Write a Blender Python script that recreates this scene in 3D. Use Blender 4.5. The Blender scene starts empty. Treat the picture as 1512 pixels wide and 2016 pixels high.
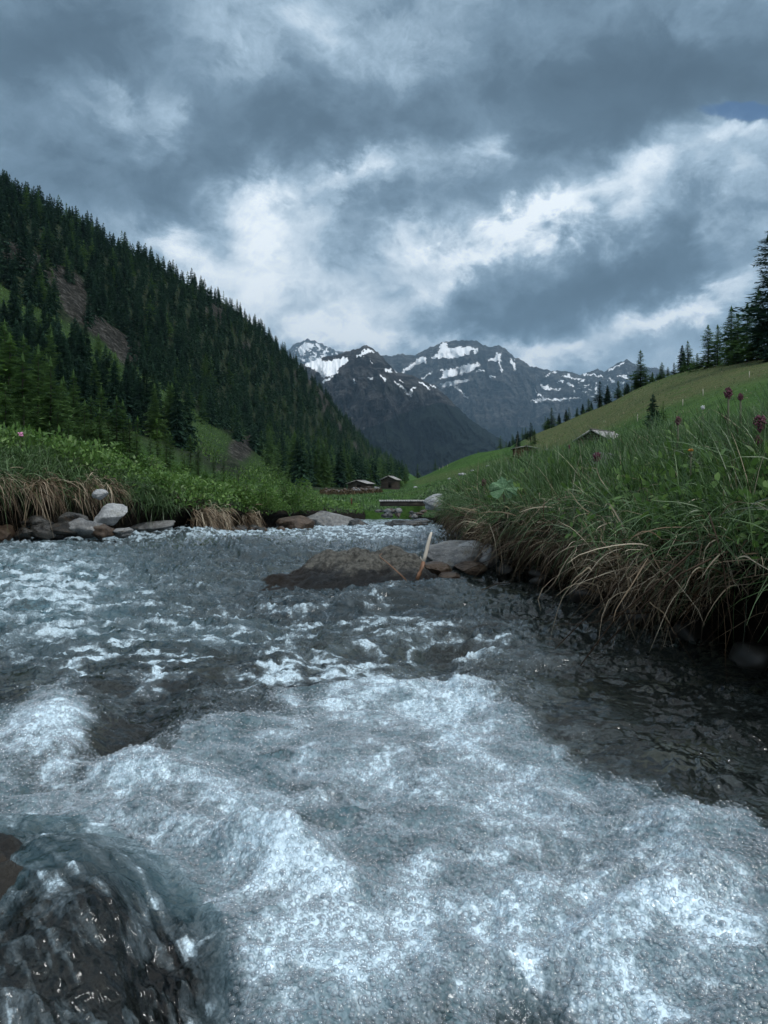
import bpy, math, random
import numpy as np
C = bpy.context.scene.collection
H = 0.5; FP = 1456.0; CX = 756.0; HR = 960.0
PI = math.pi
random.seed(7)
RG = np.random.default_rng(11)
def W(px, row, Y): return ((px-CX)*Y/FP, Y, H+(HR-row)*Y/FP)
def sst(a, b, x):
    t = np.clip((x-a)/(b-a), 0, 1); return t*t*(3-2*t)
# ---------------------------------------------------------------- noise
_p = np.random.default_rng(5).permutation(512).astype(np.int64); _P = np.concatenate([_p, _p, _p])
_a = np.random.default_rng(6).random(512)*2*PI
_GX, _GY = np.cos(_a), np.sin(_a)
_g3 = np.random.default_rng(8).normal(size=(512, 3)); _g3 /= np.linalg.norm(_g3, axis=1)[:, None]
def n2(x, y, seed=0):
    x = np.asarray(x, float)+seed*17.31; y = np.asarray(y, float)+seed*9.17
    xi = np.floor(x).astype(np.int64); yi = np.floor(y).astype(np.int64)
    xf = x-xi; yf = y-yi
    u = xf**3*(xf*(xf*6-15)+10); v = yf**3*(yf*(yf*6-15)+10)
    def g(i, j, dx, dy):
        h = _P[(_P[(xi+i) & 511]+yi+j) & 511]
        return _GX[h]*dx+_GY[h]*dy
    a = g(0,0,xf,yf); b = g(1,0,xf-1,yf); c = g(0,1,xf,yf-1); d = g(1,1,xf-1,yf-1)
    return ((a+(b-a)*u)*(1-v)+(c+(d-c)*u)*v)*1.5
def n3(x, y, z, seed=0):
    x = np.asarray(x, float)+seed*7.7; y = np.asarray(y, float)+seed*3.3; z = np.asarray(z, float)+seed*5.1
    xi = np.floor(x).astype(np.int64); yi = np.floor(y).astype(np.int64); zi = np.floor(z).astype(np.int64)
    xf = x-xi; yf = y-yi; zf = z-zi
    f = lambda t: t**3*(t*(t*6-15)+10)
    u, v, w = f(xf), f(yf), f(zf)
    def g(i, j, k):
        h = _P[(_P[(_P[(xi+i) & 511]+yi+j) & 511]+zi+k) & 511]; G = _g3[h]
        return G[..., 0]*(xf-i)+G[..., 1]*(yf-j)+G[..., 2]*(zf-k)
    def l(a, b, t): return a+(b-a)*t
    return l(l(l(g(0,0,0), g(1,0,0), u), l(g(0,1,0), g(1,1,0), u), v), l(l(g(0,0,1), g(1,0,1), u), l(g(0,1,1), g(1,1,1), u), v), w)*1.6
def fbm(x, y, o=4, seed=0, gain=.5, lac=2.03):
    s = 0; a = 1; t = 0
    for i in range(o):
        s = s+a*n2(x, y, seed+i*3); t += a; a *= gain; x = x*lac; y = y*lac
    return s/t
def ridged(x, y, o=4, seed=0, gain=.5, lac=2.03):
    s = 0; a = 1; t = 0
    for i in range(o):
        s = s+a*(1-np.abs(n2(x, y, seed+i*3))*1.6); t += a; a *= gain; x = x*lac; y = y*lac
    return s/t
def gsum(px, row, L):
    s = np.zeros(np.broadcast(px, row).shape)
    for (a, b, sx, sy, ang, amp) in L:
        c, n = math.cos(math.radians(ang)), math.sin(math.radians(ang))
        dx = px-a; dy = row-b
        u = (dx*c+dy*n)/sx; v = (-dx*n+dy*c)/sy
        q = u*u+v*v
        s = s+amp*np.where(q < 9, np.exp(-q), 0)
    return s
def seg_dist(px, row, pts):
    d = np.full(np.broadcast(px, row).shape, 1e9)
    for (a, b), (c, e) in zip(pts[:-1], pts[1:]):
        vx, vy = c-a, e-b; L2 = vx*vx+vy*vy
        t = np.clip(((px-a)*vx+(row-b)*vy)/L2, 0, 1)
        d = np.minimum(d, np.hypot(px-a-t*vx, row-b-t*vy))
    return d
def in_poly(x, y, P):
    c = np.zeros(x.shape, bool); n = len(P); j = n-1
    for i in range(n):
        xi, yi = P[i]; xj, yj = P[j]
        if yi != yj:
            c ^= ((yi > y) != (yj > y)) & (x < (xj-xi)*(y-yi)/(yj-yi)+xi)
        j = i
    return c
# ---------------------------------------------------------------- mesh helpers
def mesh_obj(name, V, F, mat=None, parent=None, attrs=None, smooth=False, tris=None, matidx=None):
    V = np.asarray(V, np.float32); me = bpy.data.meshes.new(name)
    me.vertices.add(len(V)); me.vertices.foreach_set('co', V.ravel())
    F = np.asarray(F, np.int32).reshape(-1, 4) if F is not None and len(F) else np.zeros((0, 4), np.int32)
    T = np.asarray(tris, np.int32).reshape(-1, 3) if tris is not None and len(tris) else np.zeros((0, 3), np.int32)
    idx = np.concatenate([F.ravel(), T.ravel()]).astype(np.int32)
    st = np.concatenate([np.arange(len(F))*4, len(F)*4+np.arange(len(T))*3]).astype(np.int32)
    me.loops.add(len(idx)); me.loops.foreach_set('vertex_index', idx)
    me.polygons.add(len(st)); me.polygons.foreach_set('loop_start', st)
    if matidx is not None: me.polygons.foreach_set('material_index', np.asarray(matidx, np.int32))
    me.update(calc_edges=True)
    if smooth: me.polygons.foreach_set('use_smooth', np.ones(len(st), bool))
    for k, v in (attrs or {}).items():
        at = me.attributes.new(k, 'FLOAT', 'POINT'); at.data.foreach_set('value', np.asarray(v, np.float32).ravel())
    for m in (mat if isinstance(mat, (list, tuple)) else [mat]):
        if m: me.materials.append(m)
    o = bpy.data.objects.new(name, me); C.objects.link(o)
    if parent: o.parent = parent
    return o
def grid_faces(nr, nc):
    i = np.arange(nr*nc).reshape(nr, nc)
    return np.stack([i[:-1, :-1], i[:-1, 1:], i[1:, 1:], i[1:, :-1]], -1).reshape(-1, 4)
def tag(o, label=None, cat=None, group=None, kind=None):
    if label: o['label'] = label
    if cat: o['category'] = cat
    if group: o['group'] = group
    if kind: o['kind'] = kind
    return o
def empty(name, loc=(0, 0, 0), label=None, cat=None, group=None, rz=0):
    o = bpy.data.objects.new(name, None); o.empty_display_size = .1; C.objects.link(o)
    o.location = loc; o.rotation_euler = (0, 0, rz); return tag(o, label, cat, group)
class MB:
    def __init__(s): s.V = []; s.Q = []; s.T = []; s.A = []
    def add(s, V, Q=None, T=None, A=0.0):
        n = sum(len(v) for v in s.V); V = np.asarray(V, float); s.V.append(V)
        if Q is not None and len(Q): s.Q.append(np.asarray(Q)+n)
        if T is not None and len(T): s.T.append(np.asarray(T)+n)
        s.A.append(np.full(len(V), A) if np.isscalar(A) else np.asarray(A))
    def box(s, c, d, rz=0, jit=0, A=0.0, tilt=(0, 0)):
        v = np.array([[x, y, z] for x in (-.5, .5) for y in (-.5, .5) for z in (-.5, .5)])*np.array(d)
        if jit: v = v+RG.normal(size=v.shape)*jit
        a, b = tilt
        R1 = np.array([[1,0,0],[0,math.cos(a),-math.sin(a)],[0,math.sin(a),math.cos(a)]])
        R2 = np.array([[math.cos(b),0,math.sin(b)],[0,1,0],[-math.sin(b),0,math.cos(b)]])
        R3 = np.array([[math.cos(rz),-math.sin(rz),0],[math.sin(rz),math.cos(rz),0],[0,0,1]])
        v = v@R1.T@R2.T@R3.T+np.array(c)
        s.add(v, [[0,1,3,2],[4,6,7,5],[0,4,5,1],[2,3,7,6],[0,2,6,4],[1,5,7,3]], A=A)
    def tube(s, pts, rad, n=6, A=0.0):
        pts = np.asarray(pts, float); m = len(pts); rad = np.broadcast_to(rad, (m,))
        t = np.gradient(pts, axis=0); t /= np.linalg.norm(t, axis=1)[:, None]+1e-9
        ref = np.where(np.abs(t[:, 2:3]) > .9, np.array([[1., 0, 0]]), np.array([[0, 0, 1.]]))
        a = np.cross(t, ref); a /= np.linalg.norm(a, axis=1)[:, None]+1e-9; b = np.cross(t, a)
        th = np.arange(n)*2*PI/n
        V = pts[:, None]+rad[:, None, None]*(np.cos(th)[None, :, None]*a[:, None]+np.sin(th)[None, :, None]*b[:, None])
        Q = [[i*n+k, i*n+(k+1) % n, (i+1)*n+(k+1) % n, (i+1)*n+k] for i in range(m-1) for k in range(n)]
        V = V.reshape(-1, 3); T = []
        V = np.vstack([V, pts[0], pts[-1]])
        for k in range(n): T += [[m*n, (k+1) % n, k], [m*n+1, (m-1)*n+k, (m-1)*n+(k+1) % n]]
        s.add(V, Q, T, A)
    def build(s, name, mat, parent=None, smooth=False):
        return mesh_obj(name, np.vstack(s.V), np.vstack(s.Q) if s.Q else None, mat, parent, {'var': np.concatenate(s.A)}, smooth, np.vstack(s.T) if s.T else None)
def blade_arrays(root, d, L, Wd, droop, seg=4, var=None, flat=None, curl=0):
    root = np.asarray(root); n = len(root)
    d = d/np.linalg.norm(d, axis=1)[:, None]
    t = np.linspace(0, 1, seg+1)[None, :, None]
    Lb = L[:, None, None]
    P = root[:, None]+d[:, None]*Lb*t+np.array([0, 0, -1.])*Lb*droop[:, None, None]*t**2
    if curl:
        q1 = RG.normal(size=(n, 1, 3)); q2 = RG.normal(size=(n, 1, 3)); ph = RG.random((n, 1, 1))*6
        P = P+Lb*curl*t*(q1*np.sin(t*4+ph)-q1*np.sin(ph)+.5*q2*np.sin(t*8+ph)*t)*.5
    r = RG.normal(size=(n, 3)) if flat is None else flat
    s = np.cross(d, r); s /= np.linalg.norm(s, axis=1)[:, None]+1e-9
    w = Wd[:, None, None]*(1-t**2)*.5+Wd[:, None, None]*.06
    w = w*np.where(t < .05, .6, 1)
    V = np.stack([P-s[:, None]*w, P+s[:, None]*w], 2).reshape(-1, 3)
    b = (np.arange(n)*(seg+1)*2)[:, None]; k = (np.arange(seg)*2)[None, :]
    b = b+k
    Q = np.stack([b, b+1, b+3, b+2], -1).reshape(-1, 4)
    vv = np.repeat(var if var is not None else RG.random(n), (seg+1)*2)
    tt = np.tile(np.repeat(np.linspace(0, 1, seg+1), 2), n)
    return V, Q, vv, tt
def blades_obj(name, parts, mat, parent=None):
    V = []; Q = []; A = []; T = []; n = 0
    for (v, q, a, t) in parts:
        V.append(v); Q.append(q+n); A.append(a); T.append(t); n += len(v)
    return mesh_obj(name, np.vstack(V), np.vstack(Q), mat, parent, {'var': np.concatenate(A), 'along': np.concatenate(T)})
# ---------------------------------------------------------------- node helpers
class N:
    def __init__(s, nt): s.t = nt; s.t.nodes.clear()
    def n(s, typ, **k):
        x = s.t.nodes.new(typ)
        for a, b in k.items():
            if a == 'i':
                for kk, v in b.items(): s.put(x.inputs[kk], v)
            else: setattr(x, a, b)
        return x
    def put(s, inp, v):
        if isinstance(v, bpy.types.NodeSocket): s.t.links.new(v, inp)
        elif isinstance(v, bpy.types.Node): s.t.links.new(v.outputs[0], inp)
        else: inp.default_value = v
    def m(s, op, a, b=None, c=None, clamp=False):
        x = s.t.nodes.new('ShaderNodeMath'); x.operation = op; x.use_clamp = clamp
        s.put(x.inputs[0], a)
        if b is not None: s.put(x.inputs[1], b)
        if c is not None: s.put(x.inputs[2], c)
        return x.outputs[0]
    def mix(s, f, a, b, mode='MIX'):
        x = s.t.nodes.new('ShaderNodeMix'); x.data_type = 'RGBA'; x.blend_type = mode
        s.put(x.inputs[0], f); s.put(x.inputs[6], a); s.put(x.inputs[7], b); return x.outputs[2]
    def ss(s, a, b, v):
        x = s.t.nodes.new('ShaderNodeMapRange'); x.interpolation_type = 'SMOOTHSTEP'
        s.put(x.inputs['Value'], v); s.put(x.inputs['From Min'], a); s.put(x.inputs['From Max'], b); return x.outputs[0]
    def noise(s, vec, scale, detail=3, rough=.55, dist=0, out=0):
        x = s.n('ShaderNodeTexNoise', i={'Scale': scale, 'Detail': detail, 'Roughness': rough, 'Distortion': dist})
        if vec is not None: s.put(x.inputs['Vector'], vec)
        return x.outputs[out]
    def vor(s, vec, scale, feature='F1', rnd=1.0, out='Distance'):
        x = s.n('ShaderNodeTexVoronoi', feature=feature, i={'Scale': scale, 'Randomness': rnd}); s.put(x.inputs['Vector'], vec)
        return x.outputs[out]
    def ramp(s, f, stops):
        x = s.t.nodes.new('ShaderNodeValToRGB'); e = x.color_ramp.elements
        while len(e) < len(stops): e.new(.5)
        for q, (p, c) in zip(e, stops): q.position = p; q.color = (*c, 1)
        s.put(x.inputs[0], f); return x.outputs[0]
    def attr(s, name, out='Fac'):
        x = s.t.nodes.new('ShaderNodeAttribute'); x.attribute_name = name; return x.outputs[out]
    def bump(s, h, strength=.5, dist=.02, normal=None):
        x = s.n('ShaderNodeBump', i={'Strength': strength, 'Distance': dist, 'Height': h})
        if normal is not None: s.put(x.inputs['Normal'], normal)
        return x.outputs[0]
def material(name):
    m = bpy.data.materials.new(name); m.use_nodes = True; g = N(m.node_tree)
    out = g.n('ShaderNodeOutputMaterial'); return m, g, out
def rgb(*c): return (*c, 1)
def simple(name, fcol, rough=.85, spec=.2, bump=None, scale=4):
    m, g, out = material(name)
    co = g.n('ShaderNodeTexCoord').outputs['Object']
    col = fcol(g, co)
    p = g.n('ShaderNodeBsdfPrincipled', i={'Base Color': col, 'Roughness': rough, 'Specular IOR Level': spec})
    if bump: g.put(p.inputs['Normal'], bump(g, co))
    g.put(out.inputs[0], p); return m
MAT = {}
def foliage_mat(name, c0, c1, c2, trans=.25, spec=.3, rough=.5, randobj=False):
    m, g, out = material(name)
    v = g.attr('var')
    if randobj:
        oi = g.n('ShaderNodeObjectInfo').outputs['Random']
        v = g.m('ADD', g.m('MULTIPLY', v, .6), g.m('MULTIPLY', oi, .4))
    col = g.ramp(v, [(0, c0), (.5, c1), (1, c2)])
    p = g.n('ShaderNodeBsdfPrincipled', i={'Base Color': col, 'Roughness': rough, 'Specular IOR Level': spec})
    t = g.n('ShaderNodeBsdfTranslucent', i={'Color': col})
    mx = g.n('ShaderNodeMixShader', i={0: trans, 1: p, 2: t})
    g.put(out.inputs[0], mx); MAT[name] = m; return m
foliage_mat('grass_green', (.022,.048,.018), (.064,.128,.038), (.19,.29,.13), .35, .5, .38)
foliage_mat('grass_dry', (.04,.022,.010), (.22,.16,.10), (.55,.47,.35), .15, .3, .55)
foliage_mat('leafy', (.045,.095,.024), (.095,.185,.040), (.18,.29,.075), .35, .35, .45)
foliage_mat('spruce', (.010,.028,.019), (.022,.056,.034), (.050,.105,.055), .2, .15, .7, True)
foliage_mat('larch', (.040,.085,.028), (.085,.160,.050), (.14,.235,.08), .4, .15, .7, True)
foliage_mat('larch_light', (.05,.11,.02), (.09,.18,.035), (.14,.25,.055), .35, .15, .7, True)
MAT['bark'] = simple('bark', lambda g, c: g.mix(g.noise(c, 9, 4), rgb(.03,.025,.02), rgb(.09,.075,.06)), .9)
def rockcol(dark, light, tint):
    def f(g, c):
        a = g.mix(g.ss(.35, .65, g.noise(c, 6, 6, .65)), rgb(*dark), rgb(*light))
        a = g.mix(g.m('MULTIPLY', g.ss(.03, .0, g.vor(g.n('ShaderNodeVectorMath', operation='MULTIPLY_ADD', i={0: g.noise(c, 6, 5, .7, 0, 1), 1: (.6,.6,.6), 2: c}).outputs[0], 5, 'DISTANCE_TO_EDGE')), g.ss(.45, .6, g.noise(c, 9, 3))), a, rgb(*[x*.35 for x in dark]))
        a = g.mix(g.ss(.55, .7, g.noise(c, 17, 4, .6)), a, rgb(*tint))
        return g.mix(g.m('MULTIPLY', g.ss(.5, .8, g.noise(c, 60, 3, .7)), .5), a, rgb(*[x*1.6 for x in light]))
    return f
rb = lambda g, c: g.bump(g.noise(c, 22, 8, .7), .7, .03)
MAT['rock_grey'] = simple('rock_grey', rockcol((.09,.095,.10), (.24,.24,.235), (.14,.13,.11)), .75, .3, rb)
MAT['rock_light'] = simple('rock_light', rockcol((.22,.23,.24), (.42,.43,.43), (.3,.3,.27)), .8, .2, rb)
MAT['rock_wet'] = simple('rock_wet', rockcol((.018,.018,.018), (.055,.052,.045), (.05,.035,.022)), .22, .5, rb)
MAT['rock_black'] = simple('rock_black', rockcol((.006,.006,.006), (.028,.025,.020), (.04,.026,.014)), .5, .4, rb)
MAT['rock_brown'] = simple('rock_brown', rockcol((.035,.022,.014), (.09,.06,.04), (.06,.05,.03)), .45, .4, rb)
MAT['wood_old'] = simple('wood_old', lambda g, c: g.mix(g.noise(g.n('ShaderNodeMapping', i={'Vector': c, 'Scale': (1, 8, 8)}), 3, 5, .6), rgb(.06,.055,.05), rgb(.17,.16,.15)), .9, .2)
MAT['wood_log'] = simple('wood_log', lambda g, c: g.mix(g.noise(c, 4, 5, .6), rgb(.03,.024,.02), rgb(.10,.085,.07)), .9, .2)
MAT['wood_red'] = simple('wood_red', lambda g, c: g.mix(g.noise(c, 3, 4, .6), rgb(.05,.02,.014), rgb(.14,.055,.035)), .9, .2)
MAT['wood_pale'] = simple('wood_pale', lambda g, c: g.mix(g.noise(c, 30, 5, .6), rgb(.36,.31,.25), rgb(.62,.57,.49)), .7, .3)
MAT['wood_orange'] = simple('wood_orange', lambda g, c: g.mix(g.noise(c, 30, 5, .6), rgb(.13,.06,.035), rgb(.30,.17,.10)), .5, .4)
MAT['roof'] = simple('roof', lambda g, c: g.mix(g.noise(c, 2.5, 5, .6), rgb(.22,.21,.20), rgb(.45,.44,.43)), .85, .2)
MAT['dark'] = simple('dark', lambda g, c: g.mix(g.noise(c, 8, 3), rgb(.008,.007,.006), rgb(.02,.017,.014)), .9, .1)
MAT['soil'] = simple('soil', lambda g, c: g.mix(g.noise(c, 14, 6, .7), rgb(.012,.009,.007), rgb(.06,.042,.028)), .8, .2, lambda g, c: g.bump(g.noise(c, 20, 8, .75), 1, .05))
MAT['purple'] = simple('purple', lambda g, c: g.mix(g.noise(c, 120, 3), rgb(.045,.015,.025), rgb(.17,.06,.085)), .7, .2)
MAT['orange'] = simple('orange', lambda g, c: g.mix(g.noise(c, 200, 3), rgb(.35,.12,.02), rgb(.6,.3,.05)), .7, .2)
MAT['yellow'] = simple('yellow', lambda g, c: g.mix(g.noise(c, 200, 3), rgb(.6,.45,.03), rgb(.8,.65,.08)), .7, .2)
MAT['pink'] = simple('pink', lambda g, c: g.mix(g.noise(c, 200, 3), rgb(.5,.16,.3), rgb(.7,.35,.5)), .7, .2)
MAT['white'] = simple('white', lambda g, c: g.mix(g.noise(c, 300, 3), rgb(.55,.56,.57), rgb(.8,.8,.8)), .7, .2)
MAT['stem'] = simple('stem', lambda g, c: g.mix(g.noise(c, 40, 3), rgb(.05,.06,.03), rgb(.10,.10,.06)), .6, .3)

# ---------------------------------------------------------------- camera, render, sun
cam = bpy.data.cameras.new('camera'); co = bpy.data.objects.new('camera', cam); C.objects.link(co)
cam.lens = 26; cam.sensor_fit = 'AUTO'; cam.sensor_width = 36; cam.shift_y = -48/2016
cam.clip_start = .05; cam.clip_end = 60000
co.location = (0, 0, H); co.rotation_euler = (PI/2, 0, 0)
S = bpy.context.scene; S.camera = co
S.render.engine = 'CYCLES'
cy = S.cycles; cy.max_bounces = 7; cy.diffuse_bounces = 2; cy.glossy_bounces = 3; cy.transmission_bounces = 5; cy.transparent_max_bounces = 10; cy.volume_bounces = 0
cy.use_denoising = True; cy.use_adaptive_sampling = True; cy.adaptive_threshold = .02
cy.sample_clamp_indirect = 4
S.view_settings.view_transform = 'Standard'; S.view_settings.look = 'None'; S.view_settings.gamma = 1; S.view_settings.exposure = .18
SUN_EL, SUN_AZ = 46, 125          # azimuth measured from +Y towards +X
sl = bpy.data.lights.new('sun', 'SUN'); sl.energy = 1.5; sl.angle = math.radians(18); sl.color = (1, .985, .96)
so = bpy.data.objects.new('sun', sl); C.objects.link(so)
so.rotation_euler = (math.radians(90-SUN_EL), 0, math.radians(180-SUN_AZ)); so.location = (0, 0, 50)

# ---------------------------------------------------------------- sky (clouds by direction, Nishita behind the gap)
w = bpy.data.worlds.new('World'); S.world = w; w.use_nodes = True
g = N(w.node_tree)
out = g.n('ShaderNodeOutputWorld')
d = g.n('ShaderNodeTexCoord').outputs['Generated']
sp = g.n('ShaderNodeSeparateXYZ', i={0: d}); X, Yv, Z = sp.outputs
yc = g.m('MAXIMUM', Yv, .06)
U = g.m('DIVIDE', X, yc); Vv = g.m('DIVIDE', Z, yc)      # tangent coordinates of the direction up the valley
px = g.m('MULTIPLY_ADD', U, FP, CX); row = g.m('MULTIPLY_ADD', Vv, -FP, HR)
st = g.n('ShaderNodeMapping', i={'Vector': d, 'Scale': (1, 1, 1.3)}).outputs[0]
w1 = g.noise(st, 3.4, 7, .62, .0, 1)
w2 = g.noise(st, 13, 7, .66, .4, 1)
pc = g.n('ShaderNodeCombineXYZ', i={0: px, 1: row}).outputs[0]
def vm(op, a, b):
    x = g.n('ShaderNodeVectorMath', operation=op); g.put(x.inputs[0], a); g.put(x.inputs[1], b); return x
off = vm('SUBTRACT', w1, (.5, .5, .5)).outputs[0]; off = vm('MULTIPLY', off, (400, 280, 0)).outputs[0]
off2 = vm('SUBTRACT', w2, (.5, .5, .5)).outputs[0]; off2 = vm('MULTIPLY', off2, (190, 150, 0)).outputs[0]
pw = vm('ADD', vm('ADD', pc, off).outputs[0], off2).outputs[0]
BLOBS = [ # px,row,sx,sy,angle,amp
 (100,90,260,120,10,-.16),(230,235,110,55,25,.22),(330,265,40,60,0,.14),(470,110,90,60,30,.16),(640,55,170,60,10,.20),(760,110,60,40,0,.10),
 (520,260,260,90,-5,-.15),(700,270,150,60,0,-.10),(300,400,130,60,20,-.12),(1150,170,330,120,8,-.26),(1150,270,200,50,0,-.10),(1330,40,260,45,5,.06),(1400,110,140,60,0,-.10),
 (495,425,75,52,0,.42),(420,500,180,60,10,.22),(560,520,120,70,0,.14),(330,480,70,40,30,.25),
 (730,360,110,28,-28,.34),(850,330,110,45,-10,.12),(930,290,50,30,0,.2),(660,440,60,35,0,.15),(860,470,55,35,0,.2),
 (1000,460,150,30,-25,.55),(1090,430,60,32,0,.3),(1230,340,150,60,-10,.36),(1430,250,110,34,10,.45),(1470,330,90,60,0,.2),(1300,300,70,40,0,.18),(1420,450,90,40,-20,.28),
 (1100,580,300,62,-20,-.24),(1300,480,190,60,-25,-.22),(900,600,120,45,0,-.10),(1010,370,110,50,-15,-.10),
 (600,640,140,38,0,.34),(750,640,100,25,0,.20),(860,655,120,20,0,.22),(800,560,80,30,0,.16),(700,590,90,30,0,.10),(1100,690,150,26,0,.28),(1320,610,170,32,-25,.36),(1400,580,90,26,-25,.25),
 (30,330,160,80,0,-.08),(200,330,200,90,10,-.08),(120,60,200,80,0,-.08),(420,330,120,60,0,-.10),(1400,130,200,70,5,-.12),(1000,60,160,50,0,.05),(700,540,220,90,0,.14),(900,500,120,40,0,.08),(640,620,200,60,0,.12),(780,690,320,55,0,.24),(1200,640,260,40,-20,.12),(1420,400,160,80,0,.10),(620,560,260,80,0,.10),(350,560,120,60,0,.15),(460,620,120,60,0,.15),(1500,700,200,60,0,.15),(960,720,500,40,0,.10),
]
acc = None
for (a, b, sx, sy, an, am) in BLOBS:
    mp = g.n('ShaderNodeMapping', vector_type='TEXTURE', i={'Vector': pw, 'Location': (a, b, 0), 'Rotation': (0, 0, math.radians(an)), 'Scale': (sx, sy, 1)})
    q = vm('DOT_PRODUCT', mp.outputs[0], mp.outputs[0]).outputs['Value']
    e = g.m('EXPONENT', g.m('MULTIPLY', q, -1))
    acc = g.m('MULTIPLY_ADD', e, am*1.05, acc if acc is not None else .36)
nz = g.noise(st, 6, 9, .64, .5); nz2 = g.noise(st, 2.2, 4, .5)
bil = g.m('ABSOLUTE', g.m('SUBTRACT', g.noise(vm('ADD', st, vm('MULTIPLY', vm('SUBTRACT', w2, (.5,.5,.5)).outputs[0], (.08,.08,.08)).outputs[0]).outputs[0], 9, 6, .6, .2), .5))
amp_f = g.m('ADD', .26, g.m('MULTIPLY', acc, .95))
B = g.m('ADD', acc, g.m('MULTIPLY', g.m('SUBTRACT', nz, .5), amp_f))
B = g.m('SUBTRACT', B, g.m('MULTIPLY', g.m('SUBTRACT', bil, .09), g.m('MULTIPLY', amp_f, 1.5)))
B = g.m('ADD', B, g.m('MULTIPLY', g.m('SUBTRACT', nz2, .5), .2))
B = g.m('ADD', B, g.m('MULTIPLY', g.ss(.52, .8, Z), .5))       # thinner cloud overhead
B = g.m('ADD', B, g.m('MULTIPLY', g.ss(.1, -.5, Yv), .25))
col = g.ramp(B, [(0, (.048,.073,.100)), (.18, (.080,.122,.165)), (.36, (.165,.240,.315)), (.58, (.38,.50,.61)), (.80, (.72,.82,.91)), (1, (1.02,1.08,1.12))])
sky = g.n('ShaderNodeTexSky', sky_type='NISHITA', sun_disc=False, sun_elevation=math.radians(SUN_EL), sun_rotation=math.radians(SUN_AZ))
hole = g.n('ShaderNodeMapping', vector_type='TEXTURE', i={'Vector': vm('ADD', pc, vm('MULTIPLY', off2, (.7,.35,0)).outputs[0]).outputs[0], 'Location': (1485, 222, 0), 'Rotation': (0, 0, math.radians(4)), 'Scale': (75, 14, 1)})
hq = vm('DOT_PRODUCT', hole.outputs[0], hole.outputs[0]).outputs['Value']
hf = g.m('MULTIPLY', g.ss(2.2, .8, g.m('ADD', hq, g.m('MULTIPLY', g.m('SUBTRACT', nz, .5), 3))), .85)
b1 = g.n('ShaderNodeBackground', i={0: g.mix(1.0, sky.outputs[0], rgb(.45,.7,1.0), 'MULTIPLY'), 1: .07})
b2 = g.n('ShaderNodeBackground', i={0: col, 1: 1.0})
mx = g.n('ShaderNodeMixShader', i={0: hf, 1: b2, 2: b1})
g.put(out.inputs[0], mx)
w.cycles.sampling_method = 'MANUAL'; w.cycles.sample_map_resolution = 512
# ================================================================ terrain
def zw(Y): Y = np.asarray(Y, float); return -0.0375*np.maximum(Y-6, 0)
def eR(Y): return np.interp(Y, [.3, 1.9, 2.3, 3.0, 3.6, 4.3, 6, 8, 12, 20, 40, 60], [1.08, 1.0, .86, .84, .77, .66, .55, .72, 1.02, 1.42, 2.0, 2.0])
def eL(Y): return np.interp(Y, [.3, 5, 7, 8, 10, 14, 20, 30, 40, 60], [3.2, 3.5, 3.6, 3.1, 2.5, 2.05, 1.75, 1.5, 1.2, 1.1])
FC = [ # px,row,Y : what the far ground does
 (1512,842,10),(1200,900,12),(1000,935,15),(1512,838,25),(1200,895,30),(1000,932,40),(900,955,50),(1900,800,14),(2500,760,14),
 (800,966,150),(850,953,160),(900,938,140),(1000,908,120),(1060,895,130),
 (822,945,250),(860,928,245),(900,907,240),(940,893,230),(1000,882,220),(1060,852,210),(1100,836,205),(1150,813,200),(1200,795,195),(1250,768,190),(1300,748,182),(1350,730,175),(1420,716,160),(1512,702,150),(1800,640,130),(2400,560,120),
 (1200,855,90),(1350,805,80),(1512,765,70),(1800,735,60),(2400,700,50),
 (0,905,14),(300,950,16),(500,968,20),(650,976,35),(735,988,42),(-500,880,12),(-1200,850,12),
 (756,1010,50),(756,985,65),(756,970,100),(756,962,150),(690,962,160),(790,962,170),(756,950,400),(780,948,700),(800,935,1300),(860,950,500),(840,948,2200),
 (-300,900,60),(0,915,70),(200,925,80),(350,938,110),(450,950,130),(600,958,170),(200,935,40),(500,960,60),
 (-300,810,120),(0,730,170),(200,775,190),(350,840,220),(450,888,260),(600,930,350),(690,950,450),
 (-300,570,200),(0,570,260),(130,615,280),(250,665,330),(400,755,380),(500,815,450),(600,862,550),(700,908,750),(765,935,1000),
 (-300,180,380),(0,378,400),(130,440,420),(280,520,470),(400,590,520),(500,655,600),(560,705,680),(640,780,800),(700,850,950),(755,895,1150),(795,925,1300),
 (-1200,300,250),(-1200,700,120),(-1200,850,60),
]
for (a, b, y) in [(-300,180,380),(0,378,400),(280,520,470),(560,705,680),(755,895,1150)]: FC.append((a, b+120, y*1.5)); FC.append((a, b+260, y*2.4))
for (a, b, y) in [(900,907,240),(1000,882,220),(1150,813,200),(1250,768,190),(1350,730,175),(1512,702,150),(2400,560,120)]: FC.append((a, b+40, y*1.5)); FC.append((a, b+130, y*3))
FC = np.array(FC, float)
SX, SL = 380., .85
_cx = np.stack([FC[:, 0]/SX, np.log(FC[:, 2])/SL], 1); _cy = (HR-FC[:, 1])/100
def _phi(r2): return .5*r2*np.log(r2+1e-9)
_n = len(_cx); _A = np.zeros((_n+3, _n+3))
_A[:_n, :_n] = _phi(((_cx[:, None]-_cx[None])**2).sum(-1))+np.eye(_n)*.002
_A[:_n, _n] = 1; _A[:_n, _n+1:] = _cx; _A[_n, :_n] = 1; _A[_n+1:, :_n] = _cx.T
_w = np.linalg.solve(_A, np.concatenate([_cy, np.zeros(3)]))
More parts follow.
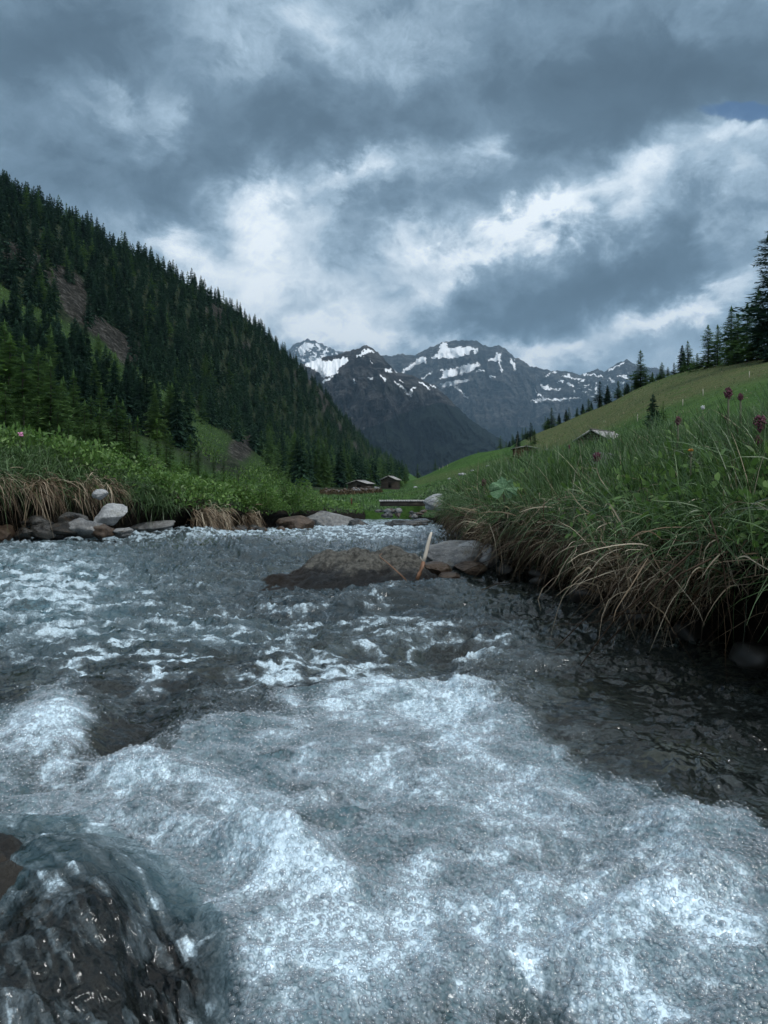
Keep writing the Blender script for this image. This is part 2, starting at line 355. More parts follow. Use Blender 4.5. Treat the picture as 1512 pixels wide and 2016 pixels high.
def far_row(px, Y):
    px = np.asarray(px, float); Y = np.asarray(Y, float); sh = np.broadcast(px, Y).shape
    a = np.broadcast_to(px/SX, sh).ravel(); b = np.broadcast_to(np.log(Y)/SL, sh).ravel()
    e = _w[_n]+_w[_n+1]*a+_w[_n+2]*b
    for i in range(_n): e = e+_w[i]*_phi((a-_cx[i, 0])**2+(b-_cx[i, 1])**2)
    return (HR-e*100).reshape(sh)
def far_z(x, Y):
    px = CX+x/Y*FP
    z = H+(HR-far_row(px, Y))*Y/FP
    amp = np.clip(Y/150, .05, 6)
    slope = sst(760, 500, px)*sst(60, 200, Y)
    return z+fbm(x/8, Y/8, 3, 4)*.25*np.clip(Y/60, 0, 1)+fbm(x/35, Y/35, 4, 9)*amp*1.1*slope+fbm(x/40, Y/40, 3, 5)*.5*sst(50, 120, Y)
PRd = np.array([-.42,-.34,-.26,-.10,0,.03,.15,.35,.7,1.2,2,3.5,6,10,16]); PRz = np.array([-.4,.0,.12,.24,.30,.36,.45,.56,.68,.76,.84,1.0,1.35,2.0,3.0])
def hR(Y): return np.interp(Y, [0, 8, 14, 24, 45], [1, 1, .85, .7, .7])
def hL(Y): return np.interp(Y, [0, 8.2, 9.5, 11, 14, 20, 45], [1, 1, .75, .62, .62, .7, .75])
PLz_d = np.array([0,.05,.25,.6,1.5,4,10,16]); PLz_z = np.array([.5,.72,.88,.98,1.02,.97,.97,1.1])
def blendw(d, Y): return np.maximum(sst(9, 24, Y)*sst(.8, 5, d), sst(10, 16, d)*sst(5, 12, Y)*.999)
def bank_z(side, d, Y):
    """ground height d metres landward of the water's edge"""
    if side > 0: z = zw(Y)+np.interp(d, PRd, PRz)*hR(Y); x = eR(Y)+d
    else: z = zw(Y)+np.interp(d, PLz_d, PLz_z)*hL(Y); x = -eL(Y)-d
    z = z+fbm(x*1.7, Y*1.7, 3, 21)*.09*sst(.1, .6, d)+fbm(x*.5, Y*.5, 2, 23)*.12*sst(.5, 2, d)
    w = blendw(d, Y)
    zf = far_z(x, np.maximum(Y, 5))
    return x, z*(1-w)+zf*w
# --- far ground, one sheet
def ground_mat():
    m, g, out = material('meadow')
    co = g.n('ShaderNodeTexCoord').outputs['Object']
    n1 = g.noise(co, .06, 5, .6); n2_ = g.noise(co, .6, 5, .65); n3_ = g.noise(co, 3, 5, .7)
    base = g.ramp(g.m('ADD', g.m('MULTIPLY', n1, .5), g.m('MULTIPLY', n2_, .5)), [(.36, (.022,.060,.014)), (.48, (.045,.105,.022)), (.6, (.075,.15,.034)), (.7, (.10,.15,.045))])
    dry = g.ramp(n3_, [(.32, (.038,.062,.02)), (.5, (.10,.115,.045)), (.68, (.20,.195,.10))])
    col = g.mix(g.m('MULTIPLY', g.attr('dry'), g.ss(.30, .52, g.noise(co, .35, 6, .75))), base, dry)
    col = g.mix(g.m('MULTIPLY', g.ss(.55, .75, n3_), .35), col, rgb(.02,.04,.012))
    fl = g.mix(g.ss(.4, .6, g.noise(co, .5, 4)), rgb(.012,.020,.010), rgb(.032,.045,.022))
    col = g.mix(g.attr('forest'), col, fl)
    rk = g.ramp(g.noise(co, .35, 9, .72), [(.37, (.016,.017,.013)), (.49, (.045,.043,.036)), (.58, (.10,.095,.083)), (.68, (.22,.21,.19))])
    col = g.mix(g.ss(.25, .6, g.m('ADD', g.attr('rock'), g.m('MULTIPLY', g.m('SUBTRACT', g.noise(co, .2, 6, .7), .5), .8))), col, rk)
    h = g.m('ADD', g.m('MULTIPLY', g.noise(co, .5, 8, .7), 1.2), g.m('MULTIPLY', g.noise(co, 3, 5, .7), .25))
    hr = g.m('MULTIPLY', g.noise(co, .35, 6, .75), g.m('MULTIPLY', g.attr('rock'), 7))
    bp = g.bump(g.m('ADD', h, hr), .9, 1.0)
    p = g.n('ShaderNodeBsdfPrincipled', i={'Base Color': col, 'Roughness': .95, 'Specular IOR Level': .1, 'Normal': bp})
    g.put(out.inputs[0], p); return m
MAT['meadow'] = ground_mat()
ROCKBAND = [(-200,420),(0,480),(30,505),(119,556),(178,622),(216,672),(250,700)]
def rock_px(px, row):
    r = sst(34, 12, seg_dist(px+14*np.sin(row/23.), row, ROCKBAND))*.85
    return np.clip(r+gsum(px, row, [(425,618,26,22,30,1),(480,690,14,22,30,.8),(620,755,12,26,-25,1),(640,800,12,30,-25,.8),(670,850,10,24,-30,.8),(585,740,10,16,0,.6),(470,890,26,30,20,.8),(500,870,16,20,0,.7),(700,880,7,14,-20,.6),(430,930,20,14,0,.5)]), 0, 1)
def strip_px(px, row): return sst(26, 14, seg_dist(px, row, [(-60,545),(52,612),(125,655),(198,697),(260,737),(317,776),(400,845),(470,895),(560,945)]))
pxs = np.concatenate([np.linspace(-4200, -200, 60)[:-1], np.linspace(-200, 1750, 420), np.linspace(1750, 5200, 60)[1:]])
ys = np.exp(np.linspace(math.log(8.0), math.log(3000), 420))
PX, YY = np.meshgrid(pxs, ys)
XX = (PX-CX)*YY/FP
ZZ = far_z(XX, YY)
ROW = HR-(ZZ-H)*FP/YY
dR = XX-eR(YY); dL = -eL(YY)-XX
inb = ((dR > -1)|(dL > -1)) & (np.maximum(dR, dL) < 15.5)
ZZ = ZZ-.4*sst(45, 40, YY)*np.where(inb, sst(16, 13, np.maximum(dR, dL)), 0)
ZZ = ZZ-1.1*sst(47, 42, YY)*np.where(inb, sst(3.5, 1.5, np.maximum(dR, dL)), 0)
chan = (dR < .2) & (dL < .2) & (YY < 47)
ZZ = np.where(chan, np.minimum(ZZ, zw(YY)-.6), ZZ)
rock = rock_px(PX, ROW)*sst(100, 160, YY); strip = strip_px(PX, ROW)*sst(90, 150, YY)
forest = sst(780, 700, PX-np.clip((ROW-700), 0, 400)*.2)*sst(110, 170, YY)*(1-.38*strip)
dryA = np.clip(1.2*sst(44, 10, seg_dist(PX, ROW, [(1060,866),(1150,830),(1250,792),(1350,760),(1512,722)]))*sst(60, 110, YY)+sst(9, 3, seg_dist(PX, ROW, [(820,950),(900,930),(1000,905)]))*.5*sst(60, 110, YY)+.3*sst(.1, .5, fbm(XX/30, YY/30, 3, 31)), 0, 1)*sst(760, 800, PX)
ZZ = ZZ+ridged(XX/5, YY/9, 4, 40)*rock*3.0
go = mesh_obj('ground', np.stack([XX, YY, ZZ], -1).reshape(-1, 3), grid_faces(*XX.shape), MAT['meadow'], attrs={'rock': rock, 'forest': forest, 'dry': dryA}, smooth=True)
tag(go, kind='structure')
# --- plain beyond everything
po = mesh_obj('valley_floor', [(-15500,-780,-260),(15500,-780,-260),(15500,25800,-260),(-15500,25800,-260)], [[0,1,2,3]], MAT['meadow'], attrs={'rock': [0]*4, 'forest': [1]*4, 'dry': [0]*4}); tag(po, kind='structure')
# --- banks: swept profiles with an undercut
def turf_mat():
    m, g, out = material('bank_turf')
    co = g.n('ShaderNodeTexCoord').outputs['Object']
    gr = g.ramp(g.noise(co, 5, 5, .7), [(.35, (.012,.022,.009)), (.55, (.025,.05,.014)), (.75, (.05,.08,.025))])
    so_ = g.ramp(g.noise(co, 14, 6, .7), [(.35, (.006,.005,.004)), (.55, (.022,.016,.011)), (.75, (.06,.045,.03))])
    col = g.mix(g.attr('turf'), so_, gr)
    p = g.n('ShaderNodeBsdfPrincipled', i={'Base Color': col, 'Roughness': .9, 'Specular IOR Level': .15, 'Normal': g.bump(g.noise(co, 12, 8, .75), 1, .06)})
    g.put(out.inputs[0], p); return m
MAT['turf'] = turf_mat()
def bank(side, name):
    Ys = np.exp(np.linspace(math.log(.3), math.log(48), 420))
    if side > 0:
        # (offset landward, height) under the lip, then over it
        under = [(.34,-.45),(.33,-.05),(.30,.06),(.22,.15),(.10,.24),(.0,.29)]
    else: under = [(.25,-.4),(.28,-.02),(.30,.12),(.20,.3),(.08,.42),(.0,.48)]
    ds = np.concatenate([[0.015,.05,.1,.18,.27,.37,.5,.65,.8,1.0], np.linspace(1.2, 4, 22), np.linspace(4.3, 16.5, 28)])
    cols = []; T = []
    h = hR(Ys) if side > 0 else hL(Ys); e = eR(Ys) if side > 0 else eL(Ys)
    wob = fbm(Ys*1.3, Ys*0+side*5, 3, 50)*.10
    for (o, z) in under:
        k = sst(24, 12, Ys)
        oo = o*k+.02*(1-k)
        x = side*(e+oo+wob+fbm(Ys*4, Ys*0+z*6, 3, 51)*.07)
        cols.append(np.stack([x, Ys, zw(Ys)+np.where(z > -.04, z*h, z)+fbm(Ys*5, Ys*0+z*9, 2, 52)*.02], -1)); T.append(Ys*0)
    for d in ds:
        x, z = bank_z(side, Ys*0+d, Ys)
        x = x+side*wob*sst(1, 0, d)
        z = z-.5*np.maximum(sst(13, 16.5, d), sst(44, 48, Ys))
        cols.append(np.stack([x, Ys, z], -1)); T.append(Ys*0+float(sst(0, .25, d)))
    V = np.stack(cols, 0); F = grid_faces(V.shape[0], V.shape[1])
    o = mesh_obj(name, V.reshape(-1, 3), F, MAT['turf'], attrs={'turf': np.concatenate(T)}, smooth=True)
    return tag(o, kind='structure')
bank(1, 'riverbank'); bank(-1, 'riverbank')
# ================================================================ distant mountains
def mountain_mat(name, forest_on=True):
    m, g, out = material(name)
    co = g.n('ShaderNodeTexCoord').outputs['Object']
    mp = g.n('ShaderNodeMapping', i={'Vector': co, 'Scale': (1, .6, 1.6)}).outputs[0]
    a = g.noise(mp, .0022, 10, .68); b = g.noise(mp, .009, 8, .7, 1.0)
    col = g.ramp(g.m('ADD', g.m('MULTIPLY', a, .5), g.m('MULTIPLY', b, .5)), [(.40, (.014,.014,.018)), (.47, (.048,.044,.045)), (.53, (.11,.10,.095)), (.60, (.25,.23,.21))])
    st_ = g.noise(g.n('ShaderNodeMapping', i={'Vector': co, 'Scale': (.35, .35, 3.2)}).outputs[0], .006, 8, .72, .6)
    col = g.mix(g.m('MULTIPLY', g.ss(.52, .62, st_), .75), col, rgb(.20,.19,.18))
    col = g.mix(g.m('MULTIPLY', g.ss(.46, .38, st_), .8), col, rgb(.012,.013,.017))
    al = g.ramp(g.noise(co, .006, 8, .7), [(.35, (.03,.035,.022)), (.65, (.085,.09,.055))])
    col = g.mix(g.m('MULTIPLY', g.attr('alp'), g.ss(.4, .6, g.noise(mp, .003, 8, .7))), col, al)
    fo = g.ramp(g.noise(co, .03, 7, .75), [(.38, (.007,.014,.013)), (.53, (.018,.032,.024)), (.64, (.05,.062,.045))])
    fz = g.m('ADD', g.attr('forest'), g.m('MULTIPLY', g.m('SUBTRACT', g.noise(co, .004, 8, .7), .5), .9))
    col = g.mix(g.ss(.42, .56, fz), col, fo)
    sn = g.m('ADD', g.attr('snow'), g.m('MULTIPLY', g.m('SUBTRACT', g.noise(mp, .010, 9, .72), .5), 1.1))
    sf = g.ss(.47, .53, sn)
    col = g.mix(sf, col, rgb(.95,.96,.97))
    bp = g.bump(g.m('ADD', g.noise(mp, .004, 11, .7), g.m('MULTIPLY', g.noise(mp, .02, 8, .7), .25)), 1.0, 420)
    bp.node.inputs['Strength'].default_value = 1.0; g.put(bp.node.inputs['Strength'], g.m('SUBTRACT', 1.0, g.m('MULTIPLY', sf, .7)))
    p = g.n('ShaderNodeBsdfPrincipled', i={'Base Color': col, 'Roughness': .95, 'Specular IOR Level': .05, 'Normal': bp})
    g.put(out.inputs[0], p); return m
MAT['mountain'] = mountain_mat('mountain_rock')
def zp(L, ox=500, oy=600, s=.3968): return [(ox+s*a, oy+s*b) for a, b in L]
z2 = lambda L: zp(L, 540, 640, .1984)
z3 = lambda L: zp(L, 1000, 450, .3386)
def mountain(name, ridge, D, Db, rowb, snow, lines=(), label='', speck=(), forest=None, alp=(), seed=0, relief=1.0, snowbase=0):
    R = np.array(ridge, float)
    nx, nv = 560, 230
    px = np.linspace(R[0, 0], R[-1, 0], nx); rr = np.interp(px, R[:, 0], R[:, 1])
    rr = rr+fbm(px/7, px*0, 5, seed+60)*4.2
    v = np.concatenate([np.linspace(-.25, 0, 14)[:-1], np.linspace(0, 1, nv)])
    PXm, VV = np.meshgrid(px, v); RR = np.broadcast_to(rr, PXm.shape)
    vv = np.clip(VV, 0, 1)
    Y = D-(D-Db)*vv**.85
    rel = ridged(PXm/62+fbm(PXm/80, vv*3, 2, seed+2)*.8, vv*1.6, 5, seed+1)
    amp = sst(0, .18, vv)*(D-Db)*.34*relief
    Y = Y-(rel-.55)*amp-(ridged(PXm/17+fbm(PXm/30, vv*6, 2, seed+5)*.7, vv*4.5, 4, seed+6)-.55)*sst(0, .1, vv)*(D-Db)*.10*relief
    row = RR+(rowb-RR)*vv
    row = row+fbm(PXm/16, vv*9, 4, seed+3)*5*sst(0, .08, vv)
    back = np.clip(-VV, 0, 1)
    Y = Y+back*D*.5; row0 = row
    x = (PXm-CX)*(D-(D-Db)*vv**.85)/FP   # keep lateral position regular
    x = (PXm-CX)*Y/FP
    z = H+(HR-row)*Y/FP; z = np.where(VV < 0, (H+(HR-RR)*D/FP)*(1-back*4)+0*z, z)
    sn = np.zeros(PXm.shape)
    wx = PXm+fbm(PXm/8, row/8, 5, seed+7, .65)*8; wy = row+fbm(PXm/8, row/8, 5, seed+8, .65)*7
    for P in snow: sn = np.where(in_poly(wx, wy, P), 1, sn)
    for (pts, wd) in lines: sn = np.maximum(sn, sst(wd*1.5, wd*.6, seg_dist(wx, wy, pts)))
    sp_ = gsum(PXm, row, speck)
    sn = sn*.80+snowbase+sp_*np.clip(fbm(PXm/7, row/3.2, 4, seed+9)*2.2+.15, 0, 1)
    fo = np.zeros(PXm.shape) if forest is None else sst(-14, 14, row-np.interp(PXm, [p[0] for p in forest], [p[1] for p in forest]))
    al = np.clip(gsum(PXm, row, alp), 0, 1)
    o = mesh_obj(name, np.stack([x, Y, z], -1).reshape(-1, 3), grid_faces(*PXm.shape), MAT['mountain'], attrs={'snow': sn, 'forest': fo, 'alp': al}, smooth=True)
    tag(o, label, None, None, 'structure')
M1r = [(700,712),(740,703),(754,699),(770,701),(792,697),(817,699),(845,685),(873,673),(892,671),(917,669),(940,672),(952,679),(964,683),(980,679),(996,687),(1012,703),(1030,710),(1044,721),(1055,723),(1081,729),(1122,731),(1142,738),(1160,732),(1176,726),(1190,733),(1203,722),(1218,714),(1234,708),(1247,716),(1268,722),(1291,724),(1330,733),(1400,740),(1500,720),(1650,700),(1900,690)]
M1s = [zp([(930,190),(965,185),(960,215),(1050,205),(1115,215),(1100,245),(1080,225),(1010,262),(940,265),(880,265),(920,225)]),
 zp([(860,260),(850,285),(800,300),(740,345),(735,325),(790,290),(820,262)]),
 zp([(1115,285),(1120,300),(1080,330),(1010,350),(915,372),(940,345),(925,322),(990,318),(1060,295)]),
 zp([(1072,365),(1060,382),(1030,390),(990,402),(920,414),(910,400),(950,382),(1010,375)]),
 zp([(1160,272),(1200,258),(1205,238),(1238,240),(1215,262),(1200,282),(1165,278)]),
 z3([(180,905),(230,910),(260,935),(320,925),(300,938),(240,940),(200,930)]),
 z3([(135,1000),(160,990),(210,985),(300,990),(420,978),(420,988),(300,1000),(230,996),(170,1015)]),
 z3([(310,850),(355,852),(370,865),(450,880),(440,888),(360,870),(310,860)]), z3([(285,890),(315,882),(320,892),(290,898)])]
M1l = [(zp([(990,402),(1030,430),(1058,462)]), 2.0),(zp([(1215,260),(1222,310),(1232,330)]), 1.4),(zp([(1287,280),(1297,322)]), 1.8),(zp([(835,365),(880,335)]), 1.6),(zp([(1060,250),(1070,215)]), 1.2),(zp([(1100,330),(1140,325)]), 1.6),(zp([(1170,355),(1195,358)]), 1.2),
 (z3([(150,930),(180,965),(205,985)]), 1.6),(z3([(215,860),(245,842),(275,835)]), 1.4),(z3([(580,825),(640,800),(680,775)]), 1.3),(z3([(440,850),(500,850),(540,860)]), 1.4),(z3([(590,870),(620,900)]), 1.6),(z3([(350,895),(380,915)]), 1.6),(z3([(665,900),(690,940)]), 2.0),(z3([(640,850),(700,870)]), 1.2),(z3([(20,765),(40,820)]), 1.5)]
mountain('mountain', M1r, 14000, 9000, 985, M1s, M1l, 'broad dark massif with large snow fields behind the pointed peak', [(1190,770,70,26,10,.8),(1235,735,40,22,0,.6),(930,720,110,40,0,.35),(1110,760,60,26,0,.3)],
 forest=[(700,830),(900,850),(1000,842),(1100,835),(1300,825),(1900,800)], alp=[(1190,770,60,22,10,.9),(960,840,60,12,10,.8),(870,720,80,40,0,.4)], seed=0)
M2r = [(380,760),(470,745),(540,722),(600,716),(640,703),(660,699),(672,697),(680,692),(692,690),(706,685),(715,681),(722,678),(730,684),(738,689),(754,703),(765,716),(778,731),(792,736),(800,735),(806,737),(815,740),(825,745),(840,752),(857,759),(868,770),(881,782),(900,800),(921,822),(950,842),(976,858),(1008,876),(1040,896),(1100,925),(1200,950)]
M2s = [zp([(470,262),(462,285),(425,312),(410,340),(345,365),(335,350),(300,325),(255,300),(250,270),(320,265),(350,280),(400,268)]),
 zp([(560,212),(600,232),(560,240),(520,262),(500,262),(535,235)]), zp([(645,316),(680,318),(692,340),(650,330)]), zp([(765,435),(780,412),(805,405),(785,430),(788,445),(770,450)])]
M2l = [(zp([(495,370),(500,392)]), 1.6),(zp([(628,350),(648,362),(650,382)]), 1.3),(zp([(700,380),(745,420),(775,455)]), 1.4),(zp([(820,382),(868,414)]), 1.6),(zp([(345,382),(390,358)]), 2.2),(zp([(690,300),(705,335)]), 1.6),(zp([(575,280),(590,292)]), 1.4),(zp([(870,395),(900,412)]), 1.2),(zp([(720,375),(740,385)]), 1.1),(zp([(570,365),(590,370)]), 1)]
mountain('mountain', M2r, 6300, 3600, 1000, M2s, M2l, 'pointed dark rocky peak with forested foot at the head of the valley', [(750,760,90,30,10,.32)],
 forest=[(380,830),(700,850),(745,838),(790,815),(860,792),(900,800),(960,830),(1200,900)], alp=[(765,762,34,14,0,1),(860,785,60,14,10,.5),(700,830,60,14,0,.4)], seed=20, relief=.9)
M3r = [(420,730),(500,715),(560,695),(579,678),(590,673),(605,668),(620,671),(640,680),(655,687),(664,691),(680,693),(700,690),(740,697),(765,706),(800,712),(840,720)]
M3s = [z2([(235,250),(300,180),(385,180),(395,210),(330,245),(270,300)]), z2([(280,330),(400,330),(500,330),(640,340),(740,320),(700,360),(560,420),(420,460),(330,400)])]
mountain('mountain', M3r, 19000, 16000, 900, M3s, [(z2([(430,190),(450,240)]), 2),(z2([(520,240),(475,330)]), 1.6),(z2([(620,280),(660,320)]), 1.4),(z2([(400,280),(405,305)]), 1.2)], 'far snowy summit half hidden in cloud on the left', [(620,700,60,26,0,.9)], seed=40, snowbase=.12)
# ================================================================ water and stream bed
FOAM = [ # px,row,sx,sy,angle,amp
 (720,1440,420,95,0,.34),(850,1375,190,34,0,.45),(980,1430,90,50,35,.35),(110,1420,80,42,-10,.75),(60,1480,120,30,0,.35),(280,1525,200,38,10,.50),
 (380,1650,230,34,19,.62),(540,1745,170,62,5,.55),(300,1700,120,60,30,.25),(680,1860,320,120,0,.42),(1000,1780,300,120,0,.35),(1330,1790,240,120,0,.38),(1330,1640,60,70,40,.35),
 (1010,1520,170,110,20,.42),(1250,1600,90,50,30,.3),(880,1920,300,110,0,.35),(1300,1930,300,100,0,.40),(620,1960,200,90,0,.35),(350,1440,220,26,-14,.28),(620,1380,200,18,-6,.35),
 (640,1620,380,90,0,.22),
 (40,1120,170,50,0,.42),(120,1160,90,26,10,.25),(60,1200,110,24,0,.3),(60,1075,170,12,0,.4),(260,1062,260,9,0,.55),(470,1058,80,8,0,.4),
 (395,1216,70,13,5,.75),(330,1255,110,16,0,.35),(150,1250,110,20,15,.35),(60,1300,100,18,20,.25),(620,1240,120,16,-10,.3),(560,1205,60,12,0,.35),
 (680,1290,150,16,-8,.4),(900,1268,90,20,10,.5),(1010,1262,60,16,0,.45),(1130,1290,70,14,10,.3),(850,1232,120,10,0,.3),(740,1190,110,9,-6,.3),(560,1330,260,14,-6,.3),
 (650,1044,90,10,0,.5),(760,1060,90,12,0,.45),(790,1040,60,8,0,.5),(700,1028,60,5,0,.55),(800,1022,50,4,0,.5),(600,1066,70,8,0,.35),(760,1092,120,8,0,.25),(540,1050,50,5,0,.3),
 # clear, dark water
 (1380,1440,230,100,20,-.6),(215,1455,75,22,-22,-.85),(75,1530,80,20,0,-.45),(250,1575,80,16,15,-.25),(470,1400,190,22,-10,-.35),(760,1560,160,40,0,-.08),
 (1045,1965,80,50,0,-.95),(885,1985,36,34,0,-.75),(880,1935,20,16,0,-.4),(1140,1655,110,30,0,-.28),(1090,1690,60,20,10,-.25),(1240,1735,100,14,-25,-.3),(190,1860,190,130,20,-.75),(60,1720,120,60,10,-.6),
 (330,1950,120,60,0,-.5),(820,1300,70,14,0,-.2),
]
WAVE = [ # heights in metres
 (380,1650,250,32,19,.035),(330,1600,200,30,19,-.012),(560,1720,120,40,10,.03),(110,1410,90,45,-10,.035),(225,1460,80,26,-20,-.028),(300,1520,150,24,10,.018),(75,1535,90,26,0,-.02),
 (850,1360,260,22,0,.022),(870,1325,250,16,0,-.02),(1000,1420,120,40,35,.012),(1340,1640,80,60,40,.02),(1150,1680,130,36,0,-.02),(1330,1780,180,40,-20,.022),(1240,1740,110,24,-25,-.02),
 (150,1800,180,110,20,.06),(340,1960,120,90,40,-.045),(1045,1965,80,50,0,-.03),(1000,1880,160,30,0,.015),
 (380,1052,60,9,0,.10),(500,1082,80,11,4,.07),(500,1100,90,9,0,-.04),(60,1060,110,12,0,.12),(250,1060,160,7,0,.05),(560,1066,60,6,0,.05),
 (940,1255,140,16,0,.03),(700,1265,150,16,-8,.022),(840,1290,150,12,0,-.02),(430,1240,100,16,0,.02),(1050,1290,110,16,10,.016),(760,1180,160,16,-6,.035),(850,1165,140,10,0,.02),
 (840,1030,50,4,0,.08),(720,1045,50,5,0,.06),(680,1058,60,5,0,-.05),(1300,1500,120,30,20,.012),(1300,1440,120,20,10,-.01),
]
def rowflat(Y): return HR+(H-zw(Y))*FP/Y
_Yt = np.exp(np.linspace(math.log(.42), math.log(47), 3000)); _rt = rowflat(_Yt)
def Y_of_row(r): return np.interp(r, _rt[::-1], _Yt[::-1])
def water_h(x, Y, PXw, ROWw):
    h = gsum(PXw, ROWw, WAVE)*(1+.3*sst(1330, 1420, ROWw)*(1-sst(1740, 1800, ROWw)*sst(420, 330, PXw)))
    near = sst(2.2, 1.0, Y); mid = sst(6.5, 3.0, Y)
    wx = x+fbm(x*2.2, Y*2.2, 2, 70)*.12; wy = Y+fbm(x*2.2, Y*2.2, 2, 71)*.12
    big = fbm(wx*2.4, wy*3.6, 3, 72)
    r1 = ridged(wx*5.5+big*.6, wy*9, 3, 73)-.6
    r2 = ridged(wx*17+big*1.5, wy*24, 3, 76)-.6
    r3 = fbm(wx*55, wy*70, 2, 80)
    lee = sst(30, 8, Y)*.5+.5
    cz = sst(1300, 1500, PXw)*0
    r2b = ridged(wx*34+big*2, wy*44, 3, 79)-.6
    k = .55+.45*sst(1.6, 2.6, Y)
    h = h+big*(.022+.02*sst(2, 7, Y))*lee*1.5+k*(r1*(.022+.014*sst(2, 8, Y))*1.75+r2*(.0085+.006*sst(2, 6, Y))*1.55+r2b*.0055)+r3*.0018
    h = h+ridged(wx*1.1, wy*1.6, 3, 84)*.05*sst(5, 14, Y)
    return h
rows = np.concatenate([np.arange(2350, 2060, -8.), np.arange(2060, 1200, -1.25), np.arange(1200, 1060, -.8), np.arange(1060, 1021.6, -.4)])
cols = np.concatenate([np.linspace(-2600, -160, 110)[:-1], np.linspace(-160, 1680, 1080), np.linspace(1680, 3600, 90)[1:]])
Yr = Y_of_row(rows)
PXw, Yw = np.meshgrid(cols, Yr); ROWw = np.broadcast_to(rows[:, None], PXw.shape)
Xw = (PXw-CX)*Yw/FP
Xw = np.clip(Xw, -(eL(Yw)+.6), eR(Yw)+.6)
Hw = water_h(Xw, Yw, PXw, ROWw)
Zw = zw(Yw)+Hw
wp = PXw+fbm(Xw*5, Yw*5, 4, 90)*60; wr = ROWw+fbm(Xw*5, Yw*5, 4, 91)*60*np.clip((ROWw-1020)/400, .04, 1)
cr = np.clip(Hw-gsum(PXw, ROWw, WAVE)*(1+.3*sst(1330, 1420, ROWw)*(1-sst(1740, 1800, ROWw)*sst(420, 330, PXw))), -.03, .05)
POOL = [(-2600,2600),(-2600,1440),(20,1400),(60,1372),(150,1362),(188,1405),(170,1450),(215,1478),(330,1470),(370,1432),(500,1388),(620,1352),(760,1336),(880,1330),(930,1355),(990,1390),(1015,1430),(1100,1470),(1160,1520),(1300,1572),(1380,1600),(1420,1585),(1512,1640),(1800,1720),(1800,2600)]
def sdist(x, y, P):
    d = seg_dist(x, y, P+[P[0]]); return np.where(in_poly(x, y, P), d, -d)
sd = sdist(PXw+fbm(Xw*9, Yw*9, 4, 96)*45, ROWw+fbm(Xw*9, Yw*9, 4, 97)*38, POOL)
pool = sst(-14, 16, sd)
web = ridged(Xw*4.6+fbm(Xw*6, Yw*6, 3, 99)*.5, Yw*5.2+fbm(Xw*6, Yw*6, 3, 101)*.5, 4, 98)-.62
fine = fbm(Xw*22, Yw*24, 4, 102)
sheet = np.clip(gsum(PXw, ROWw, [(170,1790,190,120,25,1.3),(60,1700,120,60,20,.7),(300,1890,110,90,30,.8),(110,1990,220,140,10,1.4)]), 0, 1)
u45, v45 = (Xw+Yw)*.7071, (Xw-Yw)*.7071
streak = fbm(u45*55+fbm(Xw*6, Yw*6, 2, 106)*1.5, v45*5, 4, 105)
fo = gsum(wp, wr, FOAM)*.62
fo = fo+pool*(.30+web*.85+fine*.30+fbm(Xw*2.6, Yw*2.6, 3, 107)*.22)
midz = (1-pool)
dens = gsum(PXw, ROWw, [(240,1240,330,90,0,.62),(60,1140,220,70,0,.58),(820,1270,330,60,0,.50),(720,1190,200,40,0,.3),(560,1330,300,30,0,.35),(300,1320,300,50,0,.42),(700,1050,250,26,0,.5),(200,1060,300,14,0,.5),(1150,1290,90,30,0,.25),(400,1130,300,40,0,.12)])
w2 = ridged(Xw*3.6+fbm(Xw*5, Yw*5, 3, 108)*.6, Yw*6.0+fbm(Xw*5, Yw*5, 3, 109)*.6, 4, 110)-.62
fo = fo+midz*(.0+dens*(.42+w2*2.6+fine*.9)+cr*7*sst(1.0, 2.4, Yw))
fo = fo+sst(12, 30, Yw)*.12+.25*(ridged(Xw*1.6, Yw*2.2, 4, 95)-.6)*sst(6, 12, Yw)
fo = fo-.35*sst(.5, .1, eR(Yw)-Xw)*sst(8, 5, Yw)*midz
fo = fo*(1-.8*sheet)+sheet*(.16+streak*.9+fine*.5-.15*sst(1840, 1920, ROWw))
Zw = Zw+sheet*streak*.005+sst(1820, 1900, ROWw)*sheet*ridged(Xw*12, Yw*12, 3, 112)*.020
milk = np.maximum(pool*.95, .30*sst(1.7, 2.6, Yw)*sst(-.35, .1, PXw*0+(900-PXw)/700+fbm(Xw*2, Yw*2, 3, 113)*.5)+.0)
milk = np.clip(milk+gsum(wp, wr, [(170,1760,170,90,25,-.15),(20,1130,260,90,0,.85),(100,1250,300,90,0,.35),(430,1250,120,20,0,.3),(60,1500,90,40,0,-.3),(1045,1975,80,45,0,-.9),(215,1455,90,28,-22,-.8),(480,1400,190,20,-10,-.35)])-sheet*(.30+.70*sst(1790, 1890, ROWw)), 0, 1)
